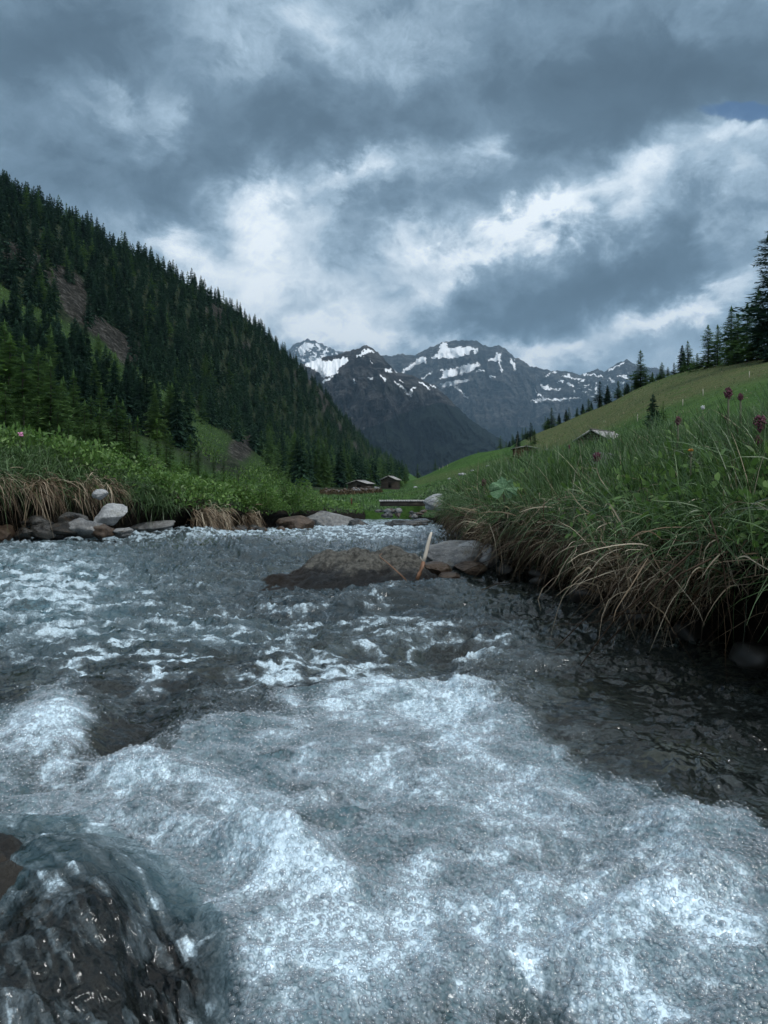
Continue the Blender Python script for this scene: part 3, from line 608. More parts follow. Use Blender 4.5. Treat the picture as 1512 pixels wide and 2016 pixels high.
def water_mat():
    m, g, out = material('water')
    co = g.n('ShaderNodeTexCoord').outputs['Object']
    F = g.attr('foam'); M = g.attr('milk'); yy_ = g.n('ShaderNodeSeparateXYZ', i={0: co}).outputs[1]
    sx = g.n('ShaderNodeMapping', i={'Vector': co, 'Scale': (1, .8, 1)}).outputs[0]
    wob = g.n('ShaderNodeVectorMath', operation='MULTIPLY_ADD', i={0: g.noise(co, 40, 2, .5, 0, 1), 1: (.012,.012,.012), 2: sx}).outputs[0]
    v1 = g.vor(wob, 150); v2 = g.vor(wob, 290); e1 = g.vor(wob, 150, 'DISTANCE_TO_EDGE')
    rc = g.vor(wob, 150, out='Color')
    rnd = g.n('ShaderNodeSeparateXYZ', i={0: rc}).outputs[0]
    r2c = g.n('ShaderNodeSeparateXYZ', i={0: g.vor(wob, 290, out='Color')}).outputs[0]
    dome = g.m('SQRT', g.m('MAXIMUM', g.m('SUBTRACT', 1, g.m('POWER', g.m('MULTIPLY', v1, 1.5), 2)), 0))
    dome2 = g.m('SQRT', g.m('MAXIMUM', g.m('SUBTRACT', 1, g.m('POWER', g.m('MULTIPLY', v2, 1.5), 2)), 0))
    small = g.ss(.45, .6, g.noise(co, 14, 3, .6))                 # patches of finer bubbles
    nb = g.noise(co, 22, 6, .68)
    f = g.m('ADD', F, g.m('ADD', g.m('MULTIPLY', g.m('SUBTRACT', nb, .5), .9), g.m('MULTIPLY', g.m('SUBTRACT', g.noise(co, 70, 4, .7), .5), .7)))
    bub = g.ss(.02, .22, f)
    white = g.ss(.18, 1.18, f)
    def ring(v, c): return g.m('MULTIPLY', g.ss(.12, .40, v), g.ss(c, .42, v))
    ra = ring(v1, .62); rb_ = g.m('MULTIPLY', g.ss(.10, .38, v2), g.ss(.60, .40, v2))
    v3 = g.vor(g.n('ShaderNodeMapping', i={'Vector': wob, 'Location': (.37, .11, .2), 'Rotation': (0, 0, .7)}).outputs[0], 120)
    rc_ = ring(v3, .60)
    big_ = g.m('MAXIMUM', g.m('MULTIPLY', ra, g.m('ADD', .35, g.m('MULTIPLY', rnd, .65))), g.m('MULTIPLY', rc_, .75))
    sml_ = g.m('MULTIPLY', rb_, g.m('ADD', .45, g.m('MULTIPLY', r2c, .55)))
    cell = g.m('MAXIMUM', g.m('MULTIPLY', big_, g.m('SUBTRACT', 1, g.m('MULTIPLY', small, .7))), g.m('MULTIPLY', sml_, g.m('ADD', .35, g.m('MULTIPLY', small, .65))))
    wcell = g.m('MULTIPLY', g.m('ADD', g.m('MULTIPLY', white, 1.05), g.m('MULTIPLY', bub, .16)), g.m('ADD', g.m('ADD', .36, g.m('MULTIPLY', white, .3)), g.m('MULTIPLY', cell, .75)), clamp=True)
    wcell = g.m('MULTIPLY', wcell, g.m('ADD', .74, g.m('MULTIPLY', g.ss(.3, .7, g.noise(co, 160, 2, .6)), .5)), clamp=True)
    deep = g.mix(M, rgb(.018,.030,.032), rgb(.095,.175,.205))
    deep = g.mix(g.m('MULTIPLY', g.ss(.44, .60, g.noise(co, 11, 7, .74)), g.m('MULTIPLY', M, .85)), deep, rgb(.022,.045,.05))
    col = g.mix(wcell, deep, rgb(.68,.83,.92))
    def rg(scale, det, stretch):
        x = g.n('ShaderNodeTexNoise', noise_type='RIDGED_MULTIFRACTAL', normalize=True, i={'Scale': scale, 'Detail': det, 'Roughness': .5, 'Distortion': .6})
        g.put(x.inputs['Vector'], g.n('ShaderNodeMapping', i={'Vector': co, 'Scale': stretch}).outputs[0]); return x.outputs[0]
    rip = g.m('ADD', rg(16, 4, (1, 1.4, 1)), g.m('MULTIPLY', rg(48, 3, (1, 1.2, 1)), .3))
    b0 = g.bump(rip, .55, .018)
    hb = g.m('MULTIPLY', g.m('ADD', g.m('MULTIPLY', dome, g.m('SUBTRACT', 1.1, small)), g.m('MULTIPLY', dome2, g.m('ADD', .25, g.m('MULTIPLY', small, .3)))), bub)
    b1 = g.bump(hb, g.m('ADD', .35, g.m('MULTIPLY', g.ss(1.5, 2.4, yy_), .65)), .0036, b0)
    body = g.n('ShaderNodeBsdfPrincipled', i={'Base Color': col, 'Roughness': .12, 'IOR': 1.5, 'Specular IOR Level': .5, 'Normal': b1})
    g.put(body.inputs['Roughness'], g.m('ADD', .05, g.m('MULTIPLY', white, .15)))
    clear = g.n('ShaderNodeBsdfPrincipled', i={'Base Color': rgb(.66,.84,.87), 'Roughness': .07, 'IOR': 1.33, 'Transmission Weight': 1.0, 'Normal': b0})
    opq = g.m('MAXIMUM', g.m('MULTIPLY', M, .85), g.m('MAXIMUM', g.m('MULTIPLY', white, 1.8), g.m('MULTIPLY', bub, .35)), clamp=True)
    mx = g.n('ShaderNodeMixShader', i={0: opq, 1: clear, 2: body})
    g.put(out.inputs[0], mx); return m
MAT['water'] = water_mat()
wo = mesh_obj('stream_water', np.stack([Xw, Yw, Zw], -1).reshape(-1, 3), grid_faces(*Xw.shape), MAT['water'], attrs={'foam': fo, 'milk': milk}, smooth=True)
tag(wo, 'rushing mountain stream with white bubbling foam in front', None, None, 'structure')
# --- bed
def bed_mat():
    m, g, out = material('stream_bed')
    co = g.n('ShaderNodeTexCoord').outputs['Object']
    v = g.vor(co, 7); c = g.vor(co, 7, out='Color'); cs = g.n('ShaderNodeSeparateXYZ', i={0: c}).outputs[0]
    col = g.ramp(g.m('ADD', g.m('MULTIPLY', cs, .6), g.m('MULTIPLY', g.noise(co, 5, 5, .7), .4)), [(.2, (.035,.032,.028)), (.42, (.10,.09,.075)), (.55, (.17,.15,.10)), (.7, (.14,.14,.135)), (.85, (.26,.25,.23))])
    col = g.mix(g.ss(.35, .75, v), col, rgb(.03,.027,.022))
    p = g.n('ShaderNodeBsdfPrincipled', i={'Base Color': col, 'Roughness': .7, 'Normal': g.bump(g.m('ADD', g.m('MULTIPLY', v, -1.0), g.noise(co, 30, 5, .7)), .8, .05)})
    g.put(out.inputs[0], p); return m
MAT['bed'] = bed_mat()
yb = np.concatenate([np.linspace(-1.5, .3, 12)[:-1], np.exp(np.linspace(math.log(.3), math.log(47), 330))]); tb = np.linspace(0, 1, 200)
T_, YB = np.meshgrid(tb, yb); yp = np.maximum(YB, .3)
XB = -(eL(yp)+.7)+T_*(eL(yp)+eR(yp)+1.4)
ZB = zw(yp)-.24+fbm(XB*1.5, YB*1.5, 4, 100)*.14+ridged(XB*4, YB*4, 2, 103)*.06
ZB = np.minimum(ZB, zw(yp)-.08)
bo = mesh_obj('stream_bed', np.stack([XB, YB, ZB], -1).reshape(-1, 3), grid_faces(*XB.shape), MAT['bed'], smooth=True); tag(bo, kind='structure')

# --- single bubbles riding on the froth close to the camera
def bubble_field():
    r = np.random.default_rng(55); sp_ = .0062
    gx, gy = np.meshgrid(np.arange(-1.3, 1.3, sp_), np.arange(.50, 2.15, sp_*.92))
    gx = gx+(np.arange(gx.shape[0]) % 2)[:, None]*sp_*.5
    x = (gx+r.normal(size=gx.shape)*sp_*.33).ravel(); y = (gy+r.normal(size=gy.shape)*sp_*.33).ravel()
    p = CX+x/y*FP; rr = HR+(H-zw(y))*FP/y
    ci = np.searchsorted(cols, p); ri = len(rows)-np.searchsorted(rows[::-1], rr)
    ok = (p > -60) & (p < 1580) & (rr > 1300) & (rr < 2200) & (ri > 0) & (ri < len(rows)-1)
    x, y, ci, ri = x[ok], y[ok], ci[ok], ri[ok]
    z = Zw[ri, ci]; f = fo[ri, ci]+fbm(x*60, y*60, 2, 120)*.12; pl = pool[ri, ci]; fade = sst(2.15, 1.5, y)
    shx = sheet[ri, ci]
    keep = (shx < .25) & (r.random(len(x)) < np.clip(.55+f*1.4, 0, .95)*sst(1.3, .8, f)*np.clip(pl+.2*sst(.1, .3, f), 0, 1)*(.35+.65*fade)) & (f > -.02)
    x, y, z, f = x[keep], y[keep], z[keep], f[keep]
    rad = .0021+.0019*r.random(len(x))**1.6+.0022*(r.random(len(x)) < .05)*r.random(len(x))
    nseg, el = 8, np.array([-.25, .30, .75, 1.18])
    th = np.arange(nseg)*2*PI/nseg
    ring = np.concatenate([np.stack([np.cos(e)*np.cos(th), np.cos(e)*np.sin(th), np.full(nseg, np.sin(e))], -1) for e in el]+[np.array([[0, 0, 1.]])])
    nv = len(ring); V = np.stack([x, y, z], -1)[:, None]+ring[None]*rad[:, None, None]*np.array([1, 1, .92])
    q = np.array([[i*nseg+k, i*nseg+(k+1) % nseg, (i+1)*nseg+(k+1) % nseg, (i+1)*nseg+k] for i in range(len(el)-1) for k in range(nseg)])
    t = np.array([[(len(el)-1)*nseg+k, (len(el)-1)*nseg+(k+1) % nseg, nv-1] for k in range(nseg)])
    off = (np.arange(len(x))*nv)[:, None, None]
    print('bubbles', len(x))
    m, g, out = material('bubble_film')
    fr = g.n('ShaderNodeFresnel', i={'IOR': 1.45}).outputs[0]
    lw = g.n('ShaderNodeLayerWeight', i={'Blend': .35}).outputs['Facing']
    gl = g.n('ShaderNodeBsdfGlossy', i={'Color': rgb(1,1,1), 'Roughness': .04})
    tr = g.n('ShaderNodeBsdfTransparent', i={'Color': rgb(.97,.98,.99)})
    df = g.n('ShaderNodeBsdfDiffuse', i={'Color': rgb(.82,.90,.97)})
    thin = g.n('ShaderNodeMixShader', i={0: g.m('ADD', .04, g.m('MULTIPLY', g.m('POWER', lw, 1.6), g.m('MULTIPLY', g.attr('var'), 1.5)), clamp=True), 1: tr, 2: df})
    mx = g.n('ShaderNodeMixShader', i={0: g.m('MULTIPLY', fr, 1.6, clamp=True), 1: thin, 2: gl})
    g.put(out.inputs[0], mx)
    o = mesh_obj('bubbles', V.reshape(-1, 3), (q[None]+off).reshape(-1, 4), m, attrs={'var': np.repeat(np.clip(.15+f*.8+r.random(len(x))*.25, 0, .8), nv)}, smooth=True, tris=(t[None]+off).reshape(-1, 3))
    tag(o, 'thousands of small clear bubbles on the foaming water in front', None, None, 'stuff')
bubble_field()

# --- dark rock just under the sheet of water, lower left
def veiled_rock():
    cc = np.nonzero((cols > -330) & (cols < 440))[0][::3]; rr_ = np.nonzero((rows > 1640) & (rows < 2340))[0][::3]
    X_, Y_ = Xw[np.ix_(rr_, cc)], Yw[np.ix_(rr_, cc)]; P_, R_ = PXw[np.ix_(rr_, cc)], ROWw[np.ix_(rr_, cc)]
    Z_ = (gsum(P_, R_, WAVE))
    d_ = sdist(P_, R_, [(-330,1640),(60,1650),(200,1700),(290,1790),(370,1880),(410,2000),(420,2340),(-330,2340)])
    Z_ = Z_-.028-.16*sst(70, -10, d_)+ridged(X_*9, Y_*9, 4, 180)*.02-.012+fbm(X_*25, Y_*25, 3, 181)*.010
    Z_ = Z_+.045*gsum(P_, R_, [(-20,1770,85,110,0,1.2)])*(1+.9*fbm(X_*14, Y_*14, 4, 183))
    n = X_.size; top = np.stack([X_, Y_, Z_], -1).reshape(-1, 3); bot = np.stack([X_, Y_, Z_*0-.45], -1).reshape(-1, 3)
    F = grid_faces(*X_.shape)
    o = mesh_obj('boulder', np.vstack([top, bot]), np.vstack([F, F[:, ::-1]+n]), MAT['rock_black'], smooth=True)
    tag(o, 'black wet boulder under a thin clear sheet of water in the lower left corner', 'rock')
veiled_rock()
# ================================================================ conifers
def crown_mesh(seed, h, R, levels, nb, tw, kind, bare=.08, px_=1.0):
    r = np.random.default_rng(seed)
    n = levels*nb
    zi = np.repeat((np.arange(levels)+.5)/levels, nb)
    z = bare+(1-bare)*np.clip(zi+r.normal(size=n)*.35/levels, 0, .995)
    prof = (1-(z-bare)/(1-bare))
    if kind == 'spruce': L = R*(prof**.8)*(.62+.5*r.random(n))*np.minimum(1, .55+2.2*(z-bare)/(1-bare))+.012*h
    else: L = R*(prof**.9)*(.45+.7*r.random(n))+.012*h
    L *= 1+.25*np.sin(z*9+seed)*(kind != 'spruce')
    az = r.random(n)*2*PI
    rise = np.where(kind == 'spruce', .15*(z*2-.8), .12*(z*2-.4))+r.normal(size=n)*.08
    droop = np.where(kind == 'spruce', .42, .18)+r.normal(size=n)*.06
    droop = droop*(1-z*.7)
    ca, sa = np.cos(az), np.sin(az)
    def P(t): return np.stack([ca*L*t, sa*L*t, z*h+rise*L*t-droop*L*t*t], -1)
    V = []; A = []
    bv = r.random(n)
    for k in range(tw):
        t = (k+.6)/tw*np.ones(n)
        dl = .62/tw
        for side in (-1, 1, 0) if kind == 'spruce' else (-1, 1):
            tt = np.clip(t+r.normal(size=n)*.05, 0.02, 1)
            p0 = P(np.clip(tt-dl, 0, 1.1)); p1 = P(np.clip(tt+dl*.9, 0, 1.15)); pc = P(tt)
            a2 = az+side*(.9+r.normal(size=n)*.25)
            l = (.42*L*(1.12-tt)+.022*h)*(.6+.7*r.random(n))
            dz = np.where(side == 0, -.9, -.25 if kind == 'spruce' else -.02)+r.normal(size=n)*.15
            f = .35 if side == 0 else 1
            tip = pc+np.stack([np.cos(a2)*l*f, np.sin(a2)*l*f, dz*l*(1 if side else .9)], -1)
            V.append(np.stack([p0, p1, tip], 1)); A.append(np.repeat(np.clip(bv*.7+.3*tt*r.random(n), 0, 1)[:, None], 3, 1))
    # leader shoot
    for q in range(6):
        a = q*PI/3; V.append(np.array([[[0, 0, h*1.0+.03*h], [math.cos(a)*.02*h, math.sin(a)*.02*h, h*.93], [math.cos(a+1)*.02*h, math.sin(a+1)*.02*h, h*.93]]])); A.append(np.full((1, 3), .5))
    V = np.concatenate(V).reshape(-1, 3); A = np.concatenate(A).ravel()
    return V, A
def trunk_mb(h, rad, seed=0, bare=.1):
    m = MB(); r = np.random.default_rng(seed)
    zs = np.linspace(-.03, .97, 8)*h
    m.tube(np.stack([r.normal(size=8)*rad*.15, r.normal(size=8)*rad*.15, zs], -1), np.linspace(rad, rad*.1, 8), 6)
    for _ in range(14):
        z = (bare*.5+r.random()*.5)*h; a = r.random()*2*PI; l = h*.05*(1+r.random())
        m.tube([[0, 0, z], [math.cos(a)*l, math.sin(a)*l, z-.01*h]], [rad*.2, rad*.06], 3)
    return m
def tri_mesh(name, V, A, mat):
    o = mesh_obj(name, V, None, mat, attrs={'var': A}, tris=np.arange(len(V)).reshape(-1, 3)); me = o.data; bpy.data.objects.remove(o); return me
SP = []; 
def variants(kind, n, mat, R, lv, nb, tw, bare, s0):
    out_ = []
    for i in range(n):
        r = R*(.85+.3*random.random())
        V, A = crown_mesh(s0+i, 1.0, r, lv, nb, tw, kind, bare)
        c = tri_mesh(kind+'_crown', V, A, MAT[mat])
        t = trunk_mb(1.0, .016, s0+i, bare); to = t.build('t', MAT['bark']); tm = to.data; bpy.data.objects.remove(to)
        out_.append((c, tm, V, A))
    return out_
VS = {'spruce': variants('spruce', 5, 'spruce', .235, 30, 7, 7, .04, 100),
      'larch': variants('larch', 5, 'larch', .27, 34, 7, 8, .05, 200),
      'larch_light': variants('larch', 3, 'larch_light', .25, 24, 6, 6, .07, 300),
      'bare': variants('larch', 2, 'spruce', .26, 34, 4, 8, .22, 400),
      'mini_s': variants('spruce', 6, 'spruce', .245, 17, 7, 3, .03, 500),
      'mini_l': variants('larch', 5, 'larch', .28, 16, 7, 4, .04, 600)}
def tree(kind, x, Y, h, label, group=None, wide=1.0, sink=.02):
    c, t, _, _ = random.choice(VS[kind])
    z = float(far_z(np.array([x]), np.array([Y]))[0])
    nm = 'spruce_tree' if 'spruce' in kind else 'larch_tree'
    e = empty(nm, (x, Y, z-h*sink), label, 'tree', group, random.random()*6.28)
    e.scale = (h*wide, h*wide, h)
    for mesh, n in ((t, 'trunk'), (c, 'crown')):
        o = bpy.data.objects.new(n, mesh); C.objects.link(o); o.parent = e
    return e
RT = [ # px, base row, top row, Y, kind, label
 (1515,705,455,120,'bare','tall sparse larch cut by the right picture edge, tallest on the ridge'),
 (1494,712,572,128,'larch','dense dark conifer directly left of the tall sparse larch on the right ridge'),
 (1528,715,560,118,'spruce','dark spruce below the tall sparse larch at the very right edge'),
 (1471,716,598,135,'larch','dark full larch second in the ridge row counting left from the tall sparse one'),
 (1453,720,618,140,'larch','narrow conifer squeezed between the larger ridge trees near the right edge'),
 (1440,720,604,143,'larch','slim dark conifer at the middle of the close ridge row on the right'),
 (1413,724,640,150,'larch','smaller dark conifer right beside the left end tree of the close ridge row'),
 (1394,730,640,153,'larch','broad dark conifer that ends the close ridge row on its left'),
 (1354,740,671,165,'larch','pointed dark conifer of the lone pair standing on the ridge skyline'),
 (1343,741,680,170,'spruce','shorter left tree of the lone pair on the ridge skyline'),
 (1327,748,714,172,'larch','small conifer just left of the lone pair on the ridge'),
 (1303,758,713,175,'larch','middle sized larch between the lone pair and the big green larch'),
 (1315,754,722,178,'larch','short conifer in the gap left of the lone skyline pair'),
 (1284,762,733,178,'larch','low conifer right beside the big green larch on the ridge'),
 (1261,771,690,180,'larch','big green larch standing clear before the far right snowy summit'),
 (1271,771,735,179,'larch_light','small light green larch at the right foot of the big green larch'),
 (1252,774,738,181,'larch_light','small light green larch at the left foot of the big green larch'),
 (1234,780,753,186,'spruce','small dark conifer left of the big green larch'),
 (1217,786,750,187,'larch','bushy larch halfway down the ridge with rounded outline'),
 (1196,797,759,189,'spruce','thin dark columnar spruce on the ridge beside a sparse larch'),
 (1181,800,751,190,'bare','sparse see-through larch on the ridge before snow patches'),
 (1159,812,785,195,'larch','low green larch below the sparse see-through one'),
 (1147,818,795,198,'spruce','small dark spruce with reddish twigs on the middle of the ridge'),
 (1120,830,802,201,'larch_light','round light green larch on the lower ridge'),
 (1135,824,808,199,'larch_light','tiny light green larch beside the round light one'),
 (1086,846,803,206,'larch','feathery larch at the low end of the ridge, left of the round light one'),
 (1052,870,846,160,'larch','small larch just right of the thin one above the red hut'),
 (1045,868,832,165,'bare','thin bare larch standing behind the red plank hut'),
 (1019,878,849,170,'spruce','thin dark columnar spruce left of the red plank hut'),
 (1003,886,868,200,'spruce','tiny dark spruce on the skyline left of the red hut'),
 (941,893,884,232,'larch_light','tiny light larch alone on the meadow skyline'),
 (1286,852,776,62,'spruce','dark bushy spruce alone in the middle of the right meadow'),
 (1306,842,790,66,'larch_light','faint light young larch behind the lone meadow spruce'),
 (822,948,914,235,'larch_light','round light green tree where the meadow meets the dark forest'),
 (857,932,904,245,'larch_light','upright light green larch on the meadow skyline before the blue forest'),
 (786,955,920,190,'larch_light','light green larch directly right of the second log barn'),
 (797,955,922,200,'larch_light','light green larch between the log barn and the round tree'),
 (729,960,916,190,'larch_light','light green larch between the two log barns'),
 (690,962,935,200,'larch_light','low light larch left of the first log barn'),
]
for (a, b, t, Y, k, lab) in RT:
    x = (a-CX)*Y/FP
    gz = float(far_z(np.array([x]), np.array([Y]))[0]); top = H+(HR-t)*Y/FP
    tree(k, x, Y, max(top-gz, 1.0)*1.02, lab, None, 1.3)
for q in range(46):
    a = random.uniform(985, 1400); Y = float(np.interp(a, [900, 1100, 1250, 1400], [238, 203, 187, 165]))+random.uniform(-2, 14); x = (a-CX)*Y/FP
    tree(random.choice(['larch_light', 'larch', 'spruce', 'larch']), x, Y, random.uniform(1.2, 4.2), 'young conifer in the scattered thicket along the crest of the right meadow', 'young conifers along the crest of the right meadow', 1.35)
# grove of larches at the foot of the left slope
env = lambda p: np.interp(p, [-80, 0, 60, 120, 180, 230, 290, 340, 390, 440, 480], [575, 612, 670, 712, 752, 782, 812, 842, 868, 892, 910])
k = 0
for p in np.concatenate([np.arange(-60, 470, 12.5), np.arange(-50, 440, 19)]):
    first = k < 43; k += 1
    Y = random.uniform(78, 105) if first else random.uniform(58, 75)
    p = p+random.uniform(-7, 7); x = (p-CX)*Y/FP
    gz = float(far_z(np.array([x]), np.array([Y]))[0]); base = HR-(gz-H)*FP/Y
    t = env(p)+(random.uniform(-8, 45) if first else random.uniform(70, 190))
    h = (base-t)*Y/FP
    if h < 2: continue
    if p > -40: tree('larch' if random.random() < .8 else 'larch_light', x, Y, h, 'feathery olive green larch in the grove at the foot of the left mountainside', 'larches of the lower left grove', 1.05)
# steep left mountainside
RID = np.array([(-300,380),(0,400),(130,420),(280,470),(400,520),(500,600),(560,680),(640,800),(700,950),(755,1150),(800,1320)], float)
BAS = np.array([(-300,115),(0,130),(200,150),(350,165),(450,170),(600,185),(690,230),(760,330),(800,500)], float)
nc = 60000
r = np.random.default_rng(77)
p = r.uniform(-90, 803, nc); u = r.random(nc)
y0 = np.interp(p, BAS[:, 0], BAS[:, 1]); y1 = np.interp(p, RID[:, 0], RID[:, 1])*1.06
Y = (y0**1.6+(y1**1.6-y0**1.6)*u)**(1/1.6)
x = (p-CX)*Y/FP; z = far_z(x, Y); rw = HR-(z-H)*FP/Y
keep = r.random(nc) < (1-.92*sst(.2, .7, rock_px(p, rw)))*(1-.95*sst(40, 24, seg_dist(p, rw-34, ROCKBAND)))*(1-.985*strip_px(p, rw)*sst(110, 160, Y))*(1-.985*strip_px(p, rw-22)*sst(110, 160, Y))*(1-.97*strip_px(p, rw-44)*sst(110, 160, Y))
keep &= r.random(nc) < .35+.65*sst(-.25, .15, fbm(x/22, Y/22, 3, 130))
keep &= ~((Y < 240) & (r.random(nc) < .35))
cell = {}; idx = []
for i in np.nonzero(keep)[0]:
    s = 4.1+Y[i]*.0035; key = (int(x[i]//s), int(Y[i]//s))
    if key in cell: continue
    cell[key] = 1; idx.append(i)
idx = np.array(idx)
hgt = r.uniform(9, 15.5, nc)*(1-.12*(Y > 700))
hgt = np.where(r.random(nc) < .08, hgt*.6, hgt)
isL = (r.random(nc) < .12+.45*sst(820, 900, rw))
# the ones that show largest in the photo stand as single trees
order = idx[np.argsort(-(hgt/Y)[idx])]
vis = [i for i in order if -25 < p[i] < 800]
ns = nl = 0; single = set()
for i in vis:
    if isL[i] and nl < 190: nl += 1; single.add(i)
    elif (not isL[i]) and ns < 285: ns += 1; single.add(i)
LBL = {'spruce': 'dark spruce in the dense forest on the steep left mountainside', 'larch': 'green larch mixed among the spruces on the steep left mountainside'}
for i in single:
    kd = 'larch' if isL[i] else 'spruce'
    c, t, _, _ = random.choice(VS['mini_l' if isL[i] else 'mini_s'])
    if Y[i] < 240: c = random.choice(VS[kd])[0]
    o = bpy.data.objects.new(kd+'_tree', c); C.objects.link(o)
    o.location = (x[i], Y[i], z[i]-.3); o.scale = (hgt[i],)*3; o.rotation_euler = (0, 0, r.random()*6.28)
    tag(o, LBL[kd], 'tree', 'spruces on the left mountainside' if kd == 'spruce' else 'larches on the left mountainside')
rest = [i for i in idx if i not in single]
print('slope trees', len(idx), 'rest', len(rest))
for mat, pick in (('spruce', [i for i in rest if not isL[i]]), ('larch', [i for i in rest if isL[i]])):
    lib = VS['mini_s' if mat == 'spruce' else 'mini_l']
    VV_ = []; AA_ = []
    for i in pick:
        _, _, V, A = lib[i % len(lib)]
        a = i*2.4; ca, sa = math.cos(a), math.sin(a)
        Rm = np.array([[ca, -sa, 0], [sa, ca, 0], [0, 0, 1]])
        VV_.append((V@Rm.T)*hgt[i]+np.array([x[i], Y[i], z[i]-.3])); AA_.append(np.clip(A*.6+.4*((i*37) % 100)/100, 0, 1))
    V = np.concatenate(VV_); A = np.concatenate(AA_)
    o = mesh_obj('forest', V, None, MAT[mat], attrs={'var': A}, tris=np.arange(len(V)).reshape(-1, 3))
    tag(o, 'dense conifer forest covering the upper left mountainside', None, None, 'stuff')
# ================================================================ rocks
def ico(sub):
    import bmesh
    bm = bmesh.new(); bmesh.ops.create_icosphere(bm, subdivisions=sub, radius=1)
    V = np.array([v.co[:] for v in bm.verts]); F = np.array([[v.index for v in f.verts] for f in bm.faces]); bm.free(); return V, F
ICO = {k: ico(k) for k in (1, 2, 3, 4, 5, 6)}
def rock(name, label, px, row, Y, w, h, dep, seed, mat='rock_grey', rz=0, cuts=7, sub=5, group=None, cat='rock', tilt=0, rough=.1):
    V, F = ICO[sub]; r = np.random.default_rng(seed); V = V.copy()
    for _ in range(cuts):
        n = r.normal(size=3); n /= np.linalg.norm(n); dd = r.uniform(.55, .85)
        s = V@n; V = V-np.where(s > dd, (s-dd)*.92, 0)[:, None]*n
    nn = n3(V[:, 0]*1.6, V[:, 1]*1.6, V[:, 2]*1.6, seed)*rough*1.4+n3(V[:, 0]*5, V[:, 1]*5, V[:, 2]*5, seed+1)*rough*.5+n3(V[:, 0]*14, V[:, 1]*14, V[:, 2]*14, seed+2)*rough*.2
    V = V*(1+nn)[:, None]
    V = V*np.array([w, dep, h])*.5*Y/FP*1.12
    c, s = math.cos(tilt), math.sin(tilt); V = V@np.array([[c, 0, -s], [0, 1, 0], [s, 0, c]]).T
    o = mesh_obj(name, V, None, MAT[mat], tris=F, smooth=True)
    o.location = W(px, row, Y); o.rotation_euler = (0, 0, rz)
    return tag(o, label, cat, group)
def boulder_mat():
    m, g, out = material('boulder')
    co = g.n('ShaderNodeTexCoord').outputs['Object']
    s = g.n('ShaderNodeSeparateXYZ', i={0: co}).outputs
    nz = g.noise(co, 14, 6, .7)
    top = g.ss(.060, .105, g.m('ADD', s[2], g.m('MULTIPLY', g.m('SUBTRACT', nz, .5), .16)))
    left = g.ss(-.36, -.50, g.m('ADD', s[0], g.m('MULTIPLY', g.m('SUBTRACT', nz, .5), .2)))
    wet = g.mix(g.ss(.3, .7, g.noise(co, 30, 6, .7)), rgb(.004,.004,.004), rgb(.032,.029,.026))
    dryc = g.mix(g.ss(.36, .62, g.noise(co, 34, 8, .78)), rgb(.035,.033,.028), rgb(.24,.23,.195))
    col = g.mix(top, wet, dryc)
    moss = g.mix(g.noise(co, 50, 5, .7), rgb(.006,.004,.002), rgb(.045,.026,.012))
    col = g.mix(g.m('MULTIPLY', left, .9), col, moss)
    rg = g.m('SUBTRACT', .8, g.m('MULTIPLY', g.m('SUBTRACT', 1, top), .45))
    p = g.n('ShaderNodeBsdfPrincipled', i={'Base Color': col, 'Roughness': rg, 'Normal': g.bump(g.m('SUBTRACT', g.noise(co, 22, 9, .78), g.m('MULTIPLY', g.ss(.05, .0, g.vor(g.n('ShaderNodeMapping', i={'Vector': co, 'Scale': (1, .7, 2)}).outputs[0], 6, 'DISTANCE_TO_EDGE')), .0)), 1.0, .08)})
    g.put(out.inputs[0], p); return m
MAT['boulder'] = boulder_mat()
def mid_boulder():
    tp = np.array([(470,1200),(500,1172),(530,1152),(560,1133),(600,1115),(640,1102),(700,1096),(770,1093),(815,1100),(845,1122),(870,1150),(900,1200)], float)
    u = np.linspace(470, 900, 220); Ys = np.linspace(3.15, 4.45, 150)
    U_, Y_ = np.meshgrid(u, Ys); X_ = (U_-CX)*4.0/FP
    zt = H-(np.interp(U_, tp[:, 0], tp[:, 1])-HR)*4.0/FP
    Yr_ = 4.02-.25*sst(640, 480, U_)
    gf = np.where(Y_ < Yr_, sst(.85, .0, Yr_-Y_), sst(.40, .08, Y_-Yr_))
    Z_ = -.16+(zt+.16)*gf**.9
    wxx = X_+fbm(X_*5, Y_*5, 3, 150)*.06
    Z_ = Z_+(ridged(wxx*3.2+Y_*1.5, Y_*4-wxx*1.5, 5, 151)-.62)*.065*gf+fbm(X_*26, Y_*26, 4, 152)*.013*gf+.022*gf+np.minimum(fbm(wxx*3, Y_*4, 2, 153)*.10, .02)*gf
    edge = sst(0, .10, (U_-470)/430)*sst(1, .90, (U_-470)/430)
    Z_ = np.where(edge < 1, -.3+(Z_+.3)*edge, Z_)
    top = np.stack([X_, Y_, Z_], -1); bot = np.stack([X_, Y_, Z_*0-.35], -1)
    n = U_.size; F = grid_faces(*U_.shape); F2 = F[:, ::-1]+n
    o = mesh_obj('boulder', np.vstack([top.reshape(-1, 3), bot.reshape(-1, 3)]), np.vstack([F, F2]), MAT['boulder'], smooth=True)
    o.location = (-.18, 0, 0); o.location = (0, 0, 0)
    tag(o, 'large half submerged boulder with tan top and brown mossy left flank in midstream', 'rock')
mid_boulder()
rock('boulder', 'rounded grey boulder directly right of the upright pale stick', 892, 1096, 4.55, 135, 66, 110, 4, 'rock_grey', .2, 6)
rock('rock', 'flat light grey stone lying beside the grey boulder under the right bank', 927, 1084, 4.5, 56, 32, 50, 5, 'rock_light', .1)
rock('rock', 'small light stone at the right end of the stones by the upright stick', 958, 1096, 4.45, 38, 42, 40, 6, 'rock_light', .6)
rock('rock', 'wet brown stone at the waterline below the flat light stone', 926, 1120, 4.3, 60, 26, 50, 7, 'rock_brown')
